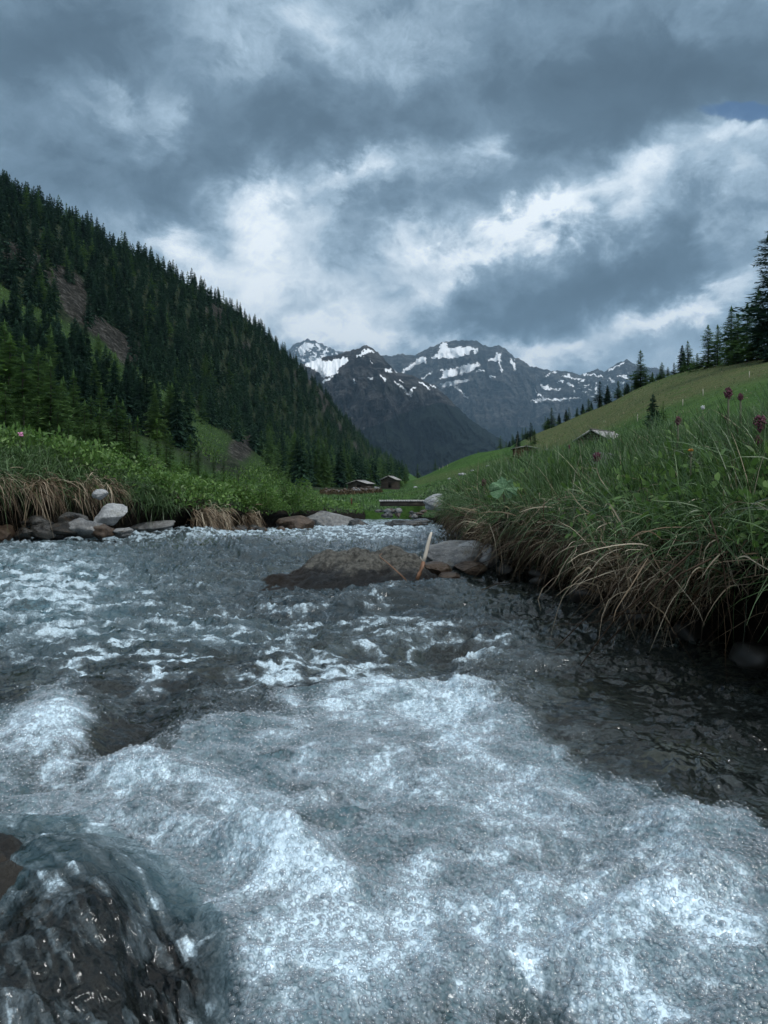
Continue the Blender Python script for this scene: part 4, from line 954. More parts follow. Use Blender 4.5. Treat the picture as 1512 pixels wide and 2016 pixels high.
rock('rock', 'wet brown stone at the foot of the upright pale stick', 858, 1122, 4.2, 60, 30, 50, 8, 'rock_brown')
rock('rock', 'small wet ochre stone in shallow water right of the stick', 885, 1134, 4.1, 40, 14, 40, 9, 'rock_brown')
rock('boulder', 'brown blocky boulder splitting the stream at the far left bushes', 582, 1037, 13.2, 76, 38, 60, 12, 'rock_brown', .3, 9)
rock('boulder', 'broad flat dark boulder behind the brown blocky one upstream', 648, 1024, 17, 104, 36, 90, 13, 'rock_grey', 0, 8)
rock('rock', 'dark triangular rock breaking the rapids in midstream', 716, 1042, 14.5, 58, 34, 50, 14, 'rock_wet', .5, 9, tilt=-.35)
rock('rock', 'long low reddish dark rock at the right side of the far rapids', 800, 1031, 17, 80, 15, 60, 15, 'rock_wet', 0, 7)
rock('rock', 'low dark rock behind the reddish one near the footbridge', 826, 1026, 21, 44, 11, 50, 16, 'rock_wet', 0, 7)
rock('boulder', 'pale lichen covered boulder in the grass right of the footbridge', 868, 992, 9.4, 70, 36, 50, 17, 'rock_light', .4, 6)
rock('boulder', 'grey slab of rock rising through long grass on the right bank', 1250, 945, 3.9, 180, 80, 80, 18, 'rock_grey', .3, 12, tilt=-.38)
rock('rock', 'smooth white grey stone set high in the left bank', 198, 974, 7.4, 30, 20, 30, 20, 'rock_light', .3, 10)
rock('boulder', 'angular pale cream slab leaning on the left bank below the white stone', 219, 1016, 7.35, 66, 42, 40, 21, 'rock_light', .2, 14, tilt=.35)
rock('rock', 'flat grey slab at the waterline under the middle left bank', 300, 1036, 9.2, 100, 17, 60, 23, 'rock_grey', .1, 5, tilt=.12)
LB = [(8,1052,50,40),(44,1050,46,34),(90,1048,44,36),(130,1044,46,36),(166,1042,44,40),(205,1046,40,28),(72,1030,40,30),(145,1024,50,34),(110,1058,30,16),(240,1048,36,18),(-20,1056,50,36)]
for i, (a, b, ww, hh) in enumerate(LB):
    rock('rock', 'dark wet cobble in the row under the overhang of the left bank', a, b, 6.95+.03*i, ww*random.uniform(.7, 1.5), hh*random.uniform(.7, 1.2), 60, 30+i, ['rock_brown', 'rock_wet', 'rock_wet', 'rock_black', 'rock_grey'][i % 5], i*.7, 15, 4, rough=.16, group= 'cobbles under the left bank')
for i in range(16):
    a = random.uniform(395, 560); rock('rock', 'small dark stone at the foot of the leafy left bank', a, random.uniform(1040, 1047), random.uniform(10.8, 12.5), random.uniform(14, 34), random.uniform(8, 15), 20, 60+i, random.choice(['rock_brown', 'rock_wet']), i, 6, 3, 'stones along the leafy left bank')
for i in range(20):
    a = random.uniform(742, 850); Yq = random.uniform(30, 41)
    rock('rock', 'brown and grey rubble stone below the plank footbridge', a if i % 2 else random.uniform(742, 785), random.uniform(1003, 1020), Yq-3, random.uniform(7, 15), random.uniform(6, 11), 18, 80+i, random.choice(['rock_brown', 'rock_brown', 'rock_grey', 'rock_wet']), i, 6, 3, 'rubble under the footbridge')
for i in range(12):
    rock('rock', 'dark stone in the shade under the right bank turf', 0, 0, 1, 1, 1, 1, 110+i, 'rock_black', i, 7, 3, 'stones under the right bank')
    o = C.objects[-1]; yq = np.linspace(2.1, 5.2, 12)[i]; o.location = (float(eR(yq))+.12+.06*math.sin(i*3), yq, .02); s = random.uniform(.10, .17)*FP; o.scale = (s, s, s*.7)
for i, (a, b) in enumerate([(910,927),(818,950),(960,906),(885,938),(1078,884),(930,921)]):
    Yq = 118+i*3; xx = (a-CX)*Yq/FP; zz = float(far_z(np.array([xx]), np.array([Yq]))[0])
    o = rock('rock', 'pale stone lying in the green meadow beyond the footbridge', a, b, Yq, [16,8,7,7,9,6][i], [7,5,4,4,5,4][i], 8, 130+i, 'rock_light', i, 6, 3, 'pale stones in the meadow'); o.location.z = zz+.1
# rock with the sheet of water, bottom left
# ================================================================ stick, twigs
m = MB(); a, b = np.array(W(821, 1141, 3.50)), np.array(W(851, 1048, 3.56))
e = empty('driftwood_stick', tuple(a), 'pale barkless stick standing upright between midstream boulders', 'stick')
v = b-a; tt = np.linspace(0, 1, 9)[:, None]
pts = v*tt+np.array([.004, 0, 0])*np.sin(tt*5)
m.tube(pts[3:], [.0085, .0088, .009, .0088, .008, .005], 7); m.build('peeled_shaft', MAT['wood_pale'], e, True)
m = MB(); m.tube(pts[:4]*.999, [.0105, .0105, .010, .009], 7); m.build('bark_end', MAT['wood_orange'], e, True)
m = MB(); m.tube(np.array([pts[3], pts[3]+[-.012, -.005, .012], pts[3]+[-.016, -.008, .026]]), [.004, .003, .001], 5); m.build('side_stub', MAT['wood_pale'], e)
def stick(label, P, rad, mat='wood_orange', name='twig', group=None):
    m = MB(); m.tube([W(*q) for q in P], np.linspace(rad, rad*.4, len(P)), 5); return tag(m.build(name, MAT[mat], None, True), label, 'twig', group)
stick('thin curved tan twig lying on top of the midstream boulder', [(800,1143,3.46),(785,1128,3.46),(765,1110,3.48),(750,1098,3.52),(747,1093,3.54),(752,1090,3.55)], .0035)
stick('straight pale dead stem lying across grass on the right bank', [(1184,974,3.1),(1230,979,3.05),(1262,980,3.0),(1300,985,2.95)], .004, 'wood_pale')
stick('pale broken stem under the long dead stem on the right bank', [(1198,1016,2.9),(1240,1018,2.9)], .004, 'wood_pale')
stick('small dark twig poking from the water right of the pale stone pile', [(948,1162,3.3),(975,1150,3.4),(1010,1146,3.4)], .003, 'bark')
# ================================================================ grass
GG, GD, LF = MAT['grass_green'], MAT['grass_dry'], MAT['leafy']
def unit_dirs(n, lean, az0=None, spread=PI):
    az = (RG.random(n)*2-1)*spread+(az0 if az0 is not None else 0)
    el = lean; return np.stack([np.cos(az)*np.sin(el), np.sin(az)*np.sin(el), np.cos(el)], -1)
def tuft_field(side, n, Y0, Y1, d0, d1, per, Lr, Wr, ypow=1.0, spreadm=.05, lean=.5, droop=(.1, .5), dpow=1.3, minw=.0):
    u = RG.random(n)
    Y = np.exp(math.log(Y0)+(math.log(Y1)-math.log(Y0))*u**ypow); d = d0+(d1-d0)*RG.random(n)**dpow
    x, z = bank_z(side, d, Y)
    cl = RG.random(n); ht = .7+.6*sst(-.3, .3, fbm(x*1.5, Y*1.5, 2, 140))
    k = np.repeat(np.arange(n), per); N_ = n*per
    xx = x[k]+RG.normal(size=N_)*spreadm; yy = Y[k]+RG.normal(size=N_)*spreadm
    L = (Lr[0]+(Lr[1]-Lr[0])*RG.random(N_))*ht[k]
    az = RG.random(n)*2*PI
    dirs = unit_dirs(N_, np.abs(RG.normal(size=N_))*lean)
    dirs = dirs+.25*np.stack([np.cos(az[k]), np.sin(az[k]), 0*az[k]], -1)
    Wd = (Wr[0]+(Wr[1]-Wr[0])*RG.random(N_))*np.maximum(1, Y[k]/6)
    return np.stack([xx, yy, z[k]-.02], -1), dirs, L, Wd, droop[0]+(droop[1]-droop[0])*RG.random(N_), np.clip(cl[k]*.5+RG.random(N_)*.5, 0, 1)
def field(*a, seg=4, **k):
    r_, d_, L, Wd, dr, v = tuft_field(*a, **k); return blade_arrays(r_, d_, L, Wd, dr, seg, v)
parts = [field(1, 4200, 1.15, 7, .0, 2.6, 13, (.10, .27), (.002, .0045), dpow=1.2),
         field(1, 2200, 2.5, 14, .05, 4.5, 10, (.12, .26), (.003, .006)),
         field(1, 700, 1.3, 6, .2, 2.5, 4, (.22, .38), (.002, .004), droop=(.2, .8)),
         field(1, 2500, 8, 30, .0, 6, 8, (.12, .25), (.003, .006), seg=3)]
tag(blades_obj('grass', parts, GG), 'long green grass covering the right bank', None, None, 'stuff')
parts = [field(-1, 1800, 6.3, 12, .0, 3.0, 12, (.08, .20), (.004, .007), seg=3),
         field(-1, 1500, 6.3, 9.5, .0, .35, 9, (.10, .24), (.004, .007), seg=5, droop=(.3, 1.4), lean=.9), field(-1, 3800, 11, 44, .0, 9, 8, (.08, .2), (.004, .007), seg=3), field(1, 1500, 22, 44, 0, 9, 7, (.1, .22), (.004, .007), seg=3)]
tag(blades_obj('grass', parts, GG), 'green grass on the left bank and along the stream to the bridge', None, None, 'stuff')
# scattered dead blades in the sward
parts = [field(1, 1300, 1.3, 9, .0, 3, 4, (.12, .34), (.0015, .0032), droop=(.2, 1.0), lean=.8), field(-1, 120, 6.5, 12, 0, 2, 4, (.15, .3), (.003, .005), droop=(.2, 1.0), lean=.8, seg=3)]
tag(blades_obj('dead_grass', parts, GD), 'scattered pale dead grass blades in the banks', None, None, 'stuff')
# low leafy herbs in the right sward
def herb_parts(side, n, Y0, Y1, d0, d1, per, Lr, Wr, hr, **k):
    r_, d_, L, Wd, dr, v = tuft_field(side, n, Y0, Y1, d0, d1, per, Lr, Wr, spreadm=k.get('sp', .06), lean=1.0, droop=(.0, .4), dpow=k.get('dp', 1.2))
    r_[:, 2] += np.abs(RG.random(len(r_)))*hr
    return blade_arrays(r_, d_, L, np.maximum(Wd, 0), dr, 2, v)
tag(blades_obj('undergrowth', [herb_parts(1, 500, 1.5, 8, .1, 2.5, 12, (.03, .07), (.014, .03), .10), herb_parts(1, 200, 1.5, 3.2, .0, .3, 14, (.02, .04), (.012, .022), .12)], LF), 'low leafy herbs among grass on the right bank', None, None, 'stuff')
tag(blades_obj('undergrowth', [herb_parts(-1, 1500, 7.8, 16, .0, 3.0, 30, (.03, .07), (.014, .028), .22, sp=.13), herb_parts(-1, 300, 6.8, 9, .3, 2.5, 16, (.03, .06), (.012, .022), .12, sp=.1), herb_parts(-1, 700, 14, 40, .0, 5, 12, (.06, .1), (.02, .03), .2, sp=.2)], LF), 'lush leafy ground cover on the left bank', None, None, 'stuff')
# bushes on the left bank, one by one
def bush(label, px, Y, wpx, hpx, seed, mat=LF, n=1500, row=None, group=None):
    r = np.random.default_rng(seed); x = (px-CX)*Y/FP
    d = -x-float(eL(Y)); z = float(bank_z(-1, np.array([max(d, .02)]), np.array([Y]))[1][0]) if row is None else H+(HR-row)*Y/FP
    e = empty('leafy_plant', (x, Y, z), label, 'plant', group)
    w_, h_ = wpx*Y/FP/2, hpx*Y/FP
    a = r.random(n)*2*PI; q = r.random(n)**.5; hh = r.random(n)
    rad = w_*q*np.sqrt(np.clip(1-hh**2*.8, 0, 1)); wob = 1+.3*np.sin(a*3+seed)
    P = np.stack([np.cos(a)*rad*wob, np.sin(a)*rad*.8, hh*h_*(.75+.35*np.sin(a*2+seed*2))], -1)
    D = np.stack([np.cos(a), np.sin(a), .4+r.random(n)], -1)+r.normal(size=(n, 3))*.4
    s = .04 if Y > 6 else .03
    bl = blade_arrays(P, D, s*(.7+.7*r.random(n)), s*.55*(.7+.6*r.random(n)), .5*r.random(n), 2, np.clip(r.random(n)*.7+.2*np.sin(a+seed), 0, 1))
    blades_obj('leaves', [bl], mat, e)
    m = MB()
    for _ in range(10):
        aa = r.random()*6.28; m.tube([[0, 0, -.03], [math.cos(aa)*w_*.3, math.sin(aa)*w_*.3, h_*.4], [math.cos(aa)*w_*.7, math.sin(aa)*w_*.6, h_*.85]], [.006, .004, .002], 4)
    m.build('stems', MAT['stem'], e)
bush('bright leafy plant overhanging the water behind the brown blocky boulder', 578, 13.8, 86, 58, 1, n=2400)
bush('bushy green plant at the middle of the leafy left bank', 520, 12.6, 80, 48, 2, n=2000)
bush('broad leafy plant just right of the pale drooping tussock', 470, 12, 70, 44, 3)
bush('low leafy plant between the two drooping tussocks on the left bank', 390, 11.2, 80, 42, 4)
bush('leafy plant growing behind the white grey stone of the left bank', 232, 9.2, 70, 56, 5, n=2000)
bush('dark leafy clump above the flat grey slab', 290, 9.8, 80, 48, 6, n=2000)
bush('tall leafy plant topping the left bank behind its pale tussock', 330, 11.5, 90, 56, 7, n=2000)
bush('leafy clump on the crest of the left bank above the blocky boulder', 440, 14, 90, 46, 8)
bush('rounded leafy clump at the end of the leafy left bank', 610, 17, 50, 38, 9)
# ================================================================ tussocks
def tussock(label, side, Y, d=.04, nd=240, ngr=160, L=(.10, .36), w=(.0018, .0045), out_=1.0, seed=0, droop=(.2, 1.5), mat=GD, spread=.12, lift=0, ragged=1.0, light=0):
    x, z = bank_z(side, np.array([d]), np.array([float(Y)])); x = float(x[0]); z = float(z[0])+lift
    e = empty('grass_tussock', (x, Y, z), label, 'grass tussock')
    toward = PI if side > 0 else 0
    n_ = nd
    n_ = int(n_*1.7); az = toward+RG.normal(size=n_)*1.15*ragged+(.5 if side > 0 else -.35)
    el = np.clip(RG.normal(size=n_)*.6*ragged+1.15, .05, 2.3)
    D = np.stack([np.cos(az)*np.sin(el), np.sin(az)*np.sin(el), np.cos(el)], -1)
    R_ = RG.normal(size=(n_, 3))*np.array([.07, spread, .055])+np.array([0, 0, -.05])
    LL = L[0]+(L[1]-L[0])*RG.random(n_)**1.6; LL = np.where(RG.random(n_) < .05, LL*1.7, LL)
    vv = np.clip(RG.random(n_)**.95+R_[:, 2]*2.0, 0, 1)
    blades_obj('dead_blades', [blade_arrays(R_, D, LL, (w[0]+(w[1]-w[0])*RG.random(n_))*max(1, Y/4.5), droop[0]+(droop[1]-droop[0])*RG.random(n_), 7, vv, curl=.22*ragged)], mat, e)
    n_ = ngr
    az = RG.random(n_)*2*PI; el = np.abs(RG.normal(size=n_))*.7
    D = np.stack([np.cos(az)*np.sin(el)+(-.35 if side > 0 else .35), np.sin(az)*np.sin(el)-.15, np.cos(el)], -1)
    R_ = RG.normal(size=(n_, 3))*np.array([.07, spread*1.1, .02])+np.array([side*.04, 0, .02])
    blades_obj('green_blades', [blade_arrays(R_, D, (.10+.20*RG.random(n_)), (w[0]+(w[1]-w[0])*RG.random(n_))*max(1, Y/4.5), .2+1.0*RG.random(n_), 6, RG.random(n_), curl=.06)], GG, e)
    return e
TR = [(9.4,.02,150,'brown grass tussock bulging over the water below the footbridge'),(8.5,.05,100,'low green and tan tussock next to the brown one by the rapids'),(6.3,.08,90,'small drooping tussock above the pale stone pile'),
 (4.75,.03,230,'tan tussock with fanned blades at the left end of the near bank'),(4.35,.0,320,'dense pale tussock hanging low over the water'),(3.75,.05,130,'narrow straw tussock in the dark notch of the near bank'),(3.3,.03,230,'straw tussock above small dark stones of the near bank'),
 (2.95,.08,150,'small straw tussock midway along the near bank'),(2.6,.0,300,'shaggy brown tussock sweeping left over the water'),(2.34,.0,360,'largest shaggy straw tussock of the near bank'),(2.08,.02,170,'heavy overhanging straw tussock before the black hollow')]
for i, (yq, dd, nn, lab) in enumerate(TR):
    tussock(lab, 1, yq, dd, nn, 260, (.05, .21) if yq > 3.2 else (.05, .22), seed=i, droop=(.1, 1.0))
for i, (yq, lab) in enumerate([(6.9,'thick pale tussock hanging at the left end of the bank'),(7.4,'bleached tussock falling like hair over the left overhang'),(7.85,'bleached drooping tussock right of the centre of the left overhang'),(8.2,'last bleached tussock before the light stones of the left bank')]):
    tussock(lab, -1, yq, .03, [170,260,200,90][i], 260, (.10, .36), (.003, .006), seed=20+i, spread=.15, droop=(.6, 1.7), ragged=.65)
tussock('cream drooping tussock above the flat slab on the left bank', -1, 10.1, .0, 260, 60, (.15, .34), (.003, .006), spread=.14, droop=(.8, 1.8), ragged=.6)
tussock('second cream tussock on the leafy left bank', -1, 10.7, .0, 200, 60, (.15, .3), (.003, .006), spread=.11, droop=(.8, 1.8), ragged=.6)
tussock('small dry tussock low on the leafy left bank beside the plants', -1, 12.2, .0, 180, 60, (.14, .28), (.003, .006), spread=.12, droop=(.8, 1.8), ragged=.6)
# matted roots and short dead grass on the shaded face of the near bank
nn_ = 3400; yq = np.exp(RG.uniform(math.log(2.15), math.log(9), nn_)); xx = eR(yq)+RG.uniform(.0, .12, nn_); zz = RG.uniform(.20, .38, nn_)
D_ = np.stack([-np.abs(RG.normal(size=nn_))-.3, RG.normal(size=nn_)*.8, RG.normal(size=nn_)*.6-.3], -1)
tag(blades_obj('dead_grass', [blade_arrays(np.stack([xx, yq, zz], -1), D_, RG.uniform(.05, .17, nn_), RG.uniform(.0015, .004, nn_)*np.maximum(1, yq/4.5), RG.uniform(.2, 1.2, nn_), 5, RG.random(nn_)**2*.7, curl=.3)], GD), 'matted brown roots and dead grass under the edge of the right bank', None, None, 'stuff')
nn_ = 4400; yq = np.exp(RG.uniform(math.log(1.5), math.log(9), nn_)); yq = yq+.09*yq*np.sin(yq*7.5)*.6; clp = fbm(yq*2.2, yq*0+3, 2, 170); xx = eR(yq)+RG.uniform(-.06, .2, nn_); zz = RG.uniform(.26, .46, nn_)+.04*clp
D_ = np.stack([-np.abs(RG.normal(size=nn_))-.1, RG.normal(size=nn_)*.8, RG.random(nn_)*1.4], -1)
tag(blades_obj('grass', [blade_arrays(np.stack([xx, yq, zz], -1), D_, RG.uniform(.07, .20, nn_), RG.uniform(.002, .0045, nn_)*np.maximum(1, yq/4.5), RG.uniform(.2, 1.3, nn_), 5, RG.random(nn_), curl=.08)], GG), 'green grass hanging over the edge of the right bank', None, None, 'stuff')
# long single stems that cross the dark hollow
def stems(label, L_):
    m = MB()
    for P in L_: m.tube([W(*q) for q in P], np.linspace(.0022, .0011, len(P)), 4)
    return m
for lab, P in [('long bent reed stem hanging straight down over the black hollow', [(1395,1010,1.95),(1412,1060,1.9),(1425,1120,1.86),(1432,1180,1.84),(1441,1235,1.83),(1425,1290,1.83)]),
               ('long tan stem reaching from the big tussock into the water', [(1370,1080,1.95),(1290,1150,1.95),(1210,1220,2.0),(1150,1300,2.05),(1130,1330,2.05)]),
               ('thin stem dipping into the water left of the big tussock', [(1360,1050,2.3),(1260,1110,2.3),(1180,1190,2.3),(1090,1280,2.3),(1050,1315,2.3)]),
               ('pale stem arching over the notch of the near bank', [(1180,1010,2.9),(1130,1060,2.9),(1080,1110,2.9),(1035,1180,3.0)]),
               ('long pale stem leaning out above the stone pile', [(1120,1010,3.6),(1050,1060,3.6),(980,1095,3.7),(905,1128,3.8)]),
               ('tan stem slanting from the big tussock across the hollow', [(1400,1100,1.8),(1340,1130,1.8),(1270,1190,1.85),(1190,1270,1.9)])]:
    m = MB(); m.tube([W(*q) for q in P], np.linspace(.0026, .0012, len(P)), 4); tag(m.build('dead_stem', GD, None, True), lab, 'stem')
# ================================================================ flowers and the big leaf
def stalk(e, h, rad, mat='stem', bend=.0):
    m = MB(); m.tube([[0, 0, -.05], [bend*.3, 0, h*.5], [bend, 0, h]], [rad, rad*.9, rad*.8], 5); m.build('stem', MAT[mat], e, True)
def head(name, e, c, r3, n, s, mat, seed):
    r = np.random.default_rng(seed); m = MB(); V, F = ICO[1]
    for _ in range(n):
        q = r.normal(size=3); q /= np.linalg.norm(q); q *= r.random()**.4
        m.add(V*s*(.6+.7*r.random())+q*np.array(r3)+np.array(c), None, F, r.random())
    m.build(name, MAT[mat], e)
def flower(kind, label, px, row, Y, size, seed, cat='flower'):
    x, y, z = W(px, row, Y)
    base = z-.22; size = size*.8
    e = empty(kind, (x, y, base), label, cat); s = size*Y/FP
    if kind == 'butterbur_flower': stalk(e, .22, .004); head('flower_head', e, (0, 0, .22), (s*.40, s*.40, s*.62), 130, s*.085, 'purple', seed)
    elif kind == 'dandelion_clock': stalk(e, .22, .0015); head('seed_head', e, (0, 0, .22), (s*.42,)*3, 90, s*.07, 'white', seed)
    elif kind == 'dandelion':
        stalk(e, .22, .003); head('flower_head', e, (0, 0, .225), (s*.5, s*.5, s*.28), 60, s*.12, 'orange', seed); head('sepals', e, (0, 0, .208), (s*.3, s*.3, s*.35), 20, s*.14, 'stem', seed+1)
    elif kind == 'buttercup': stalk(e, .22, .0012); head('petals', e, (0, 0, .22), (s*.5, s*.5, s*.3), 14, s*.28, 'yellow', seed)
    elif kind == 'pink_flower': stalk(e, .22, .002); head('petals', e, (0, 0, .22), (s*.55, s*.55, s*.4), 22, s*.2, 'pink', seed)
flower('butterbur_flower', 'maroon flower head on the skyline, left one of the close pair', 1434, 774, 2.6, 24, 1)
flower('butterbur_flower', 'smaller maroon flower head on the skyline, right one of the close pair', 1458, 782, 2.7, 17, 2)
flower('butterbur_flower', 'dark maroon flower head below the lone meadow spruce', 1335, 828, 3.0, 18, 3)
flower('butterbur_flower', 'large pinkish flower head at the right picture edge', 1496, 834, 2.3, 36, 4)
flower('butterbur_flower', 'dim maroon bud between the white seed clock and the skyline pair', 1430, 822, 2.9, 13, 5)
flower('butterbur_flower', 'crimson flower head in grass left of the grey slab', 1175, 900, 3.4, 22, 6)
flower('butterbur_flower', 'brownish flower head beside the big ragged leaf', 953, 950, 4.6, 15, 7)
flower('butterbur_flower', 'small brown bud leaning above the crimson flower', 1120, 880, 4.0, 9, 8)
flower('butterbur_flower', 'dark lower flower head under the large pinkish one', 1492, 868, 2.3, 24, 9)
flower('dandelion_clock', 'round white seed clock standing above the grass', 1384, 802, 2.8, 12, 10)
flower('dandelion', 'withering orange flower on a thick stalk in the right grass', 1360, 889, 2.4, 12, 11)
flower('buttercup', 'tiny yellow flower low at the right in the grass', 1459, 975, 2.2, 8, 12)
flower('buttercup', 'tiny yellow flower above the other yellow one at the right', 1472, 938, 2.3, 6, 13)
flower('pink_flower', 'pink flower cluster on top of the left bank', 41, 855, 7.4, 12, 14)
x, y, z = W(992, 962, 3.9)
e = empty('butterbur_plant', (x, y, z), 'big ragged light green leaf held up among grass over the water', 'plant')
m = MB(); nA, nR = 44, 9
V = []; 
for j in range(nR):
    rr_ = j/(nR-1)
    for i in range(nA):
        a = i/nA*2*PI; lob = 1+.10*math.sin(a*9)+.07*math.sin(a*5+1)+.05*math.sin(a*23)
        if abs(((a-PI*1.5+PI) % (2*PI))-PI) < .35: lob *= .35+abs(((a-PI*1.5+PI) % (2*PI))-PI)
        u_, v_ = math.cos(a)*rr_*.074*lob, math.sin(a)*rr_*.060*lob
        V.append((u_, .35*v_+.012*math.sin(a*4)*rr_, v_*.9-.35*u_*u_*10*.3+.010*math.cos(a*7)*rr_))
Q = [[j*nA+i, j*nA+(i+1) % nA, (j+1)*nA+(i+1) % nA, (j+1)*nA+i] for j in range(nR-1) for i in range(nA)]
m.add(V, Q, None, .9); MAT['leaf_pale'] = simple('leaf_pale', lambda g, c: g.mix(g.m('MAXIMUM', g.ss(.45, .7, g.noise(c, 60, 5, .7)), g.ss(.04, .0, g.vor(c, 45, 'DISTANCE_TO_EDGE'))), rgb(.07,.145,.07), rgb(.16,.25,.15)), .7, .2, lambda g, c: g.bump(g.noise(c, 70, 4), .8, .01))
m.build('leaf', MAT['leaf_pale'], e, True)
m = MB(); m.add(np.array(V)*.6+np.array([.06, .03, .0]), Q, None, .8); m.build('leaf', LF, e, True)
m = MB(); m.tube([[0, .01, -.03], [.01, .03, -.12], [.03, .06, -.22]], [.003, .0035, .004], 5); m.build('stalk', MAT['stem'], e)
nn_ = 5000; Yq = RG.uniform(34, 60, nn_); xx = RG.uniform(-5, 5, nn_); ok = (Yq > 43.5) | (xx < -eL(Yq)-.05) | (xx > eR(Yq)+.05); Yq, xx = Yq[ok], xx[ok]; nn_ = len(xx)
zz = np.where(xx < 0, bank_z(-1, np.maximum(-xx-eL(Yq), .02), Yq)[1], bank_z(1, np.maximum(xx-eR(Yq), .02), Yq)[1]); zz = np.where(Yq > 43.5, far_z(xx, Yq), zz)
tag(blades_obj('grass', [blade_arrays(np.stack([xx, Yq, zz-.05], -1), unit_dirs(nn_, np.abs(RG.normal(size=nn_))*.6), RG.uniform(.15, .45, nn_), RG.uniform(.02, .05, nn_), RG.random(nn_)*.5, 3)], GG), 'rough grass around the footbridge', None, None, 'stuff')
# ================================================================ footbridge
Yb = 40.; x0, _, zt = W(746, 986, Yb); x1, _, _ = W(849, 986, Yb)
e = empty('footbridge', ((x0+x1)/2, Yb, zt), 'low plank footbridge without railings crossing the stream', 'bridge'); Lb = x1-x0
m = MB()
for i in range(22):
    xx = -Lb/2+Lb*(i+.5)/22; m.box((xx, .45, RG.normal()*.004), (Lb/22-.012, 1.7+RG.normal()*.04, .07), jit=.003, A=RG.random())
m.build('deck', MAT['roof'], e)
for yy in (-.25, 1.15):
    m = MB(); m.box((0, yy, -.16), (Lb*.96, .16, .24), jit=.006); m.build('beam', MAT['wood_log'], e)
# ================================================================ huts
def hut(label, px, rowb, Y, wpx, eave, peak, depth, wall='wood_log', rz=0., ridge='y', over=.12, name='log_barn', cat='barn', zlift=None):
    x = (px-CX)*Y/FP; zb = H+(HR-rowb)*Y/FP
    e = empty(name, (x, Y, zb), label, cat, rz=rz); w_ = wpx*Y/FP; he = (rowb-eave)*Y/FP; hp = (rowb-peak)*Y/FP; dp = depth
    m = MB(); n = max(4, int((he+.8)/.24)); lh = (he+.8)/n
    for i in range(n):
        zc = -.8+lh*(i+.5)
        for s in (-1, 1):
            m.box((0, s*dp/2, zc), (w_*(1.0+.03*(i % 2)), .2, lh*.86), jit=.012, A=RG.random()); m.box((s*w_/2, 0, zc+.01), (.2, dp*(1.0+.03*((i+1) % 2)), lh*.86), jit=.012, A=RG.random())
    for s in (-1, 1):
        k = max(2, int((hp-he)/.22))
        for i in range(k):
            f = 1-(i+.6)/k; m.box((0, s*(dp/2-.02), he+(hp-he)*(i+.5)/k), (w_*f, .16, (hp-he)/k*.88), A=RG.random())
    m.box((0, 0, he/2-.4), (w_-.25, dp-.25, he+.7))
    m.build('wall', MAT[wall], e)
    m = MB(); a = math.atan2(hp-he, w_/2); Ls = math.hypot(w_/2, hp-he)*(1+over*2)
    for s in (-1, 1):
        for j in range(7):
            yy = (-.5+(j+.5)/7)*(dp+.9)
            cx_ = s*math.cos(a)*Ls/2; cz = hp-math.sin(a)*Ls/2+.08
            m.box((cx_, yy, cz+RG.normal()*.01), (Ls, (dp+.9)/7-.03, .10), tilt=(0, s*a), A=RG.random())
    m.build('roof', MAT['roof'], e)
    m = MB(); m.box((0, 0, hp+.13), (.22, dp+1.0, .12)); m.build('ridge_board', MAT['wood_old'], e)
    m = MB(); m.box((w_*.12, -dp/2-.12, he*.35), (w_*.22, .05, max(he*.7, .6))); m.build('door', MAT['dark'], e)
hut('low log barn with a pale shingle roof, left of the two at the valley end', 710, 962, 150, 36, 952, 946.5, 4.0, rz=-.35)
hut('taller dark log barn, right of the two at the valley end', 769, 960, 150, 28, 944.5, 938, 3.6, rz=-.25)
hut('reddish plank hut low on the right meadow', 1034, 899, 128, 44, 884, 880, 3.2, 'wood_red', rz=-.1, name='plank_hut', cat='hut')
hut('hut of which only the pale grey roof shows above the grass', 1186, 884, 74, 66, 868, 850, 4.0, 'wood_log', rz=-.75, name='stone_roofed_hut', cat='hut')
# fence posts
for i, (a, b, hh, Yq) in enumerate([(1384,762,14,90),(1344,777,13,88),(1255,811,14,92),(1209,843,22,60),(1173,853,12,90),(865,936,6,215),(872,935,6,215),(881,932,5,215),(1475,732,12,95)]):
    xx = (a-CX)*Yq/FP; zz = float(far_z(np.array([xx]), np.array([float(Yq)]))[0]); m = MB(); h_ = hh*Yq/FP
    m.tube([[0, 0, -.2], [.02, 0, h_*.5], [.03*math.sin(i), 0, h_]], [.05, .045, .035], 5)
    o = m.build('fence_post', MAT['wood_pale']); o.location = (xx, Yq, zz); tag(o, 'thin pale fence post on the open right meadow', 'fence post', 'fence posts on the meadow')
a = W(692, 991, 30); m = MB(); m.tube([[0, 0, -.1], [0, .01, .22]], [.03, .03], 6); e_ = m.build('marker_post', MAT['wood_red']); e_.location = a; tag(e_, 'short rusty red post in the grass left of the footbridge', 'post')
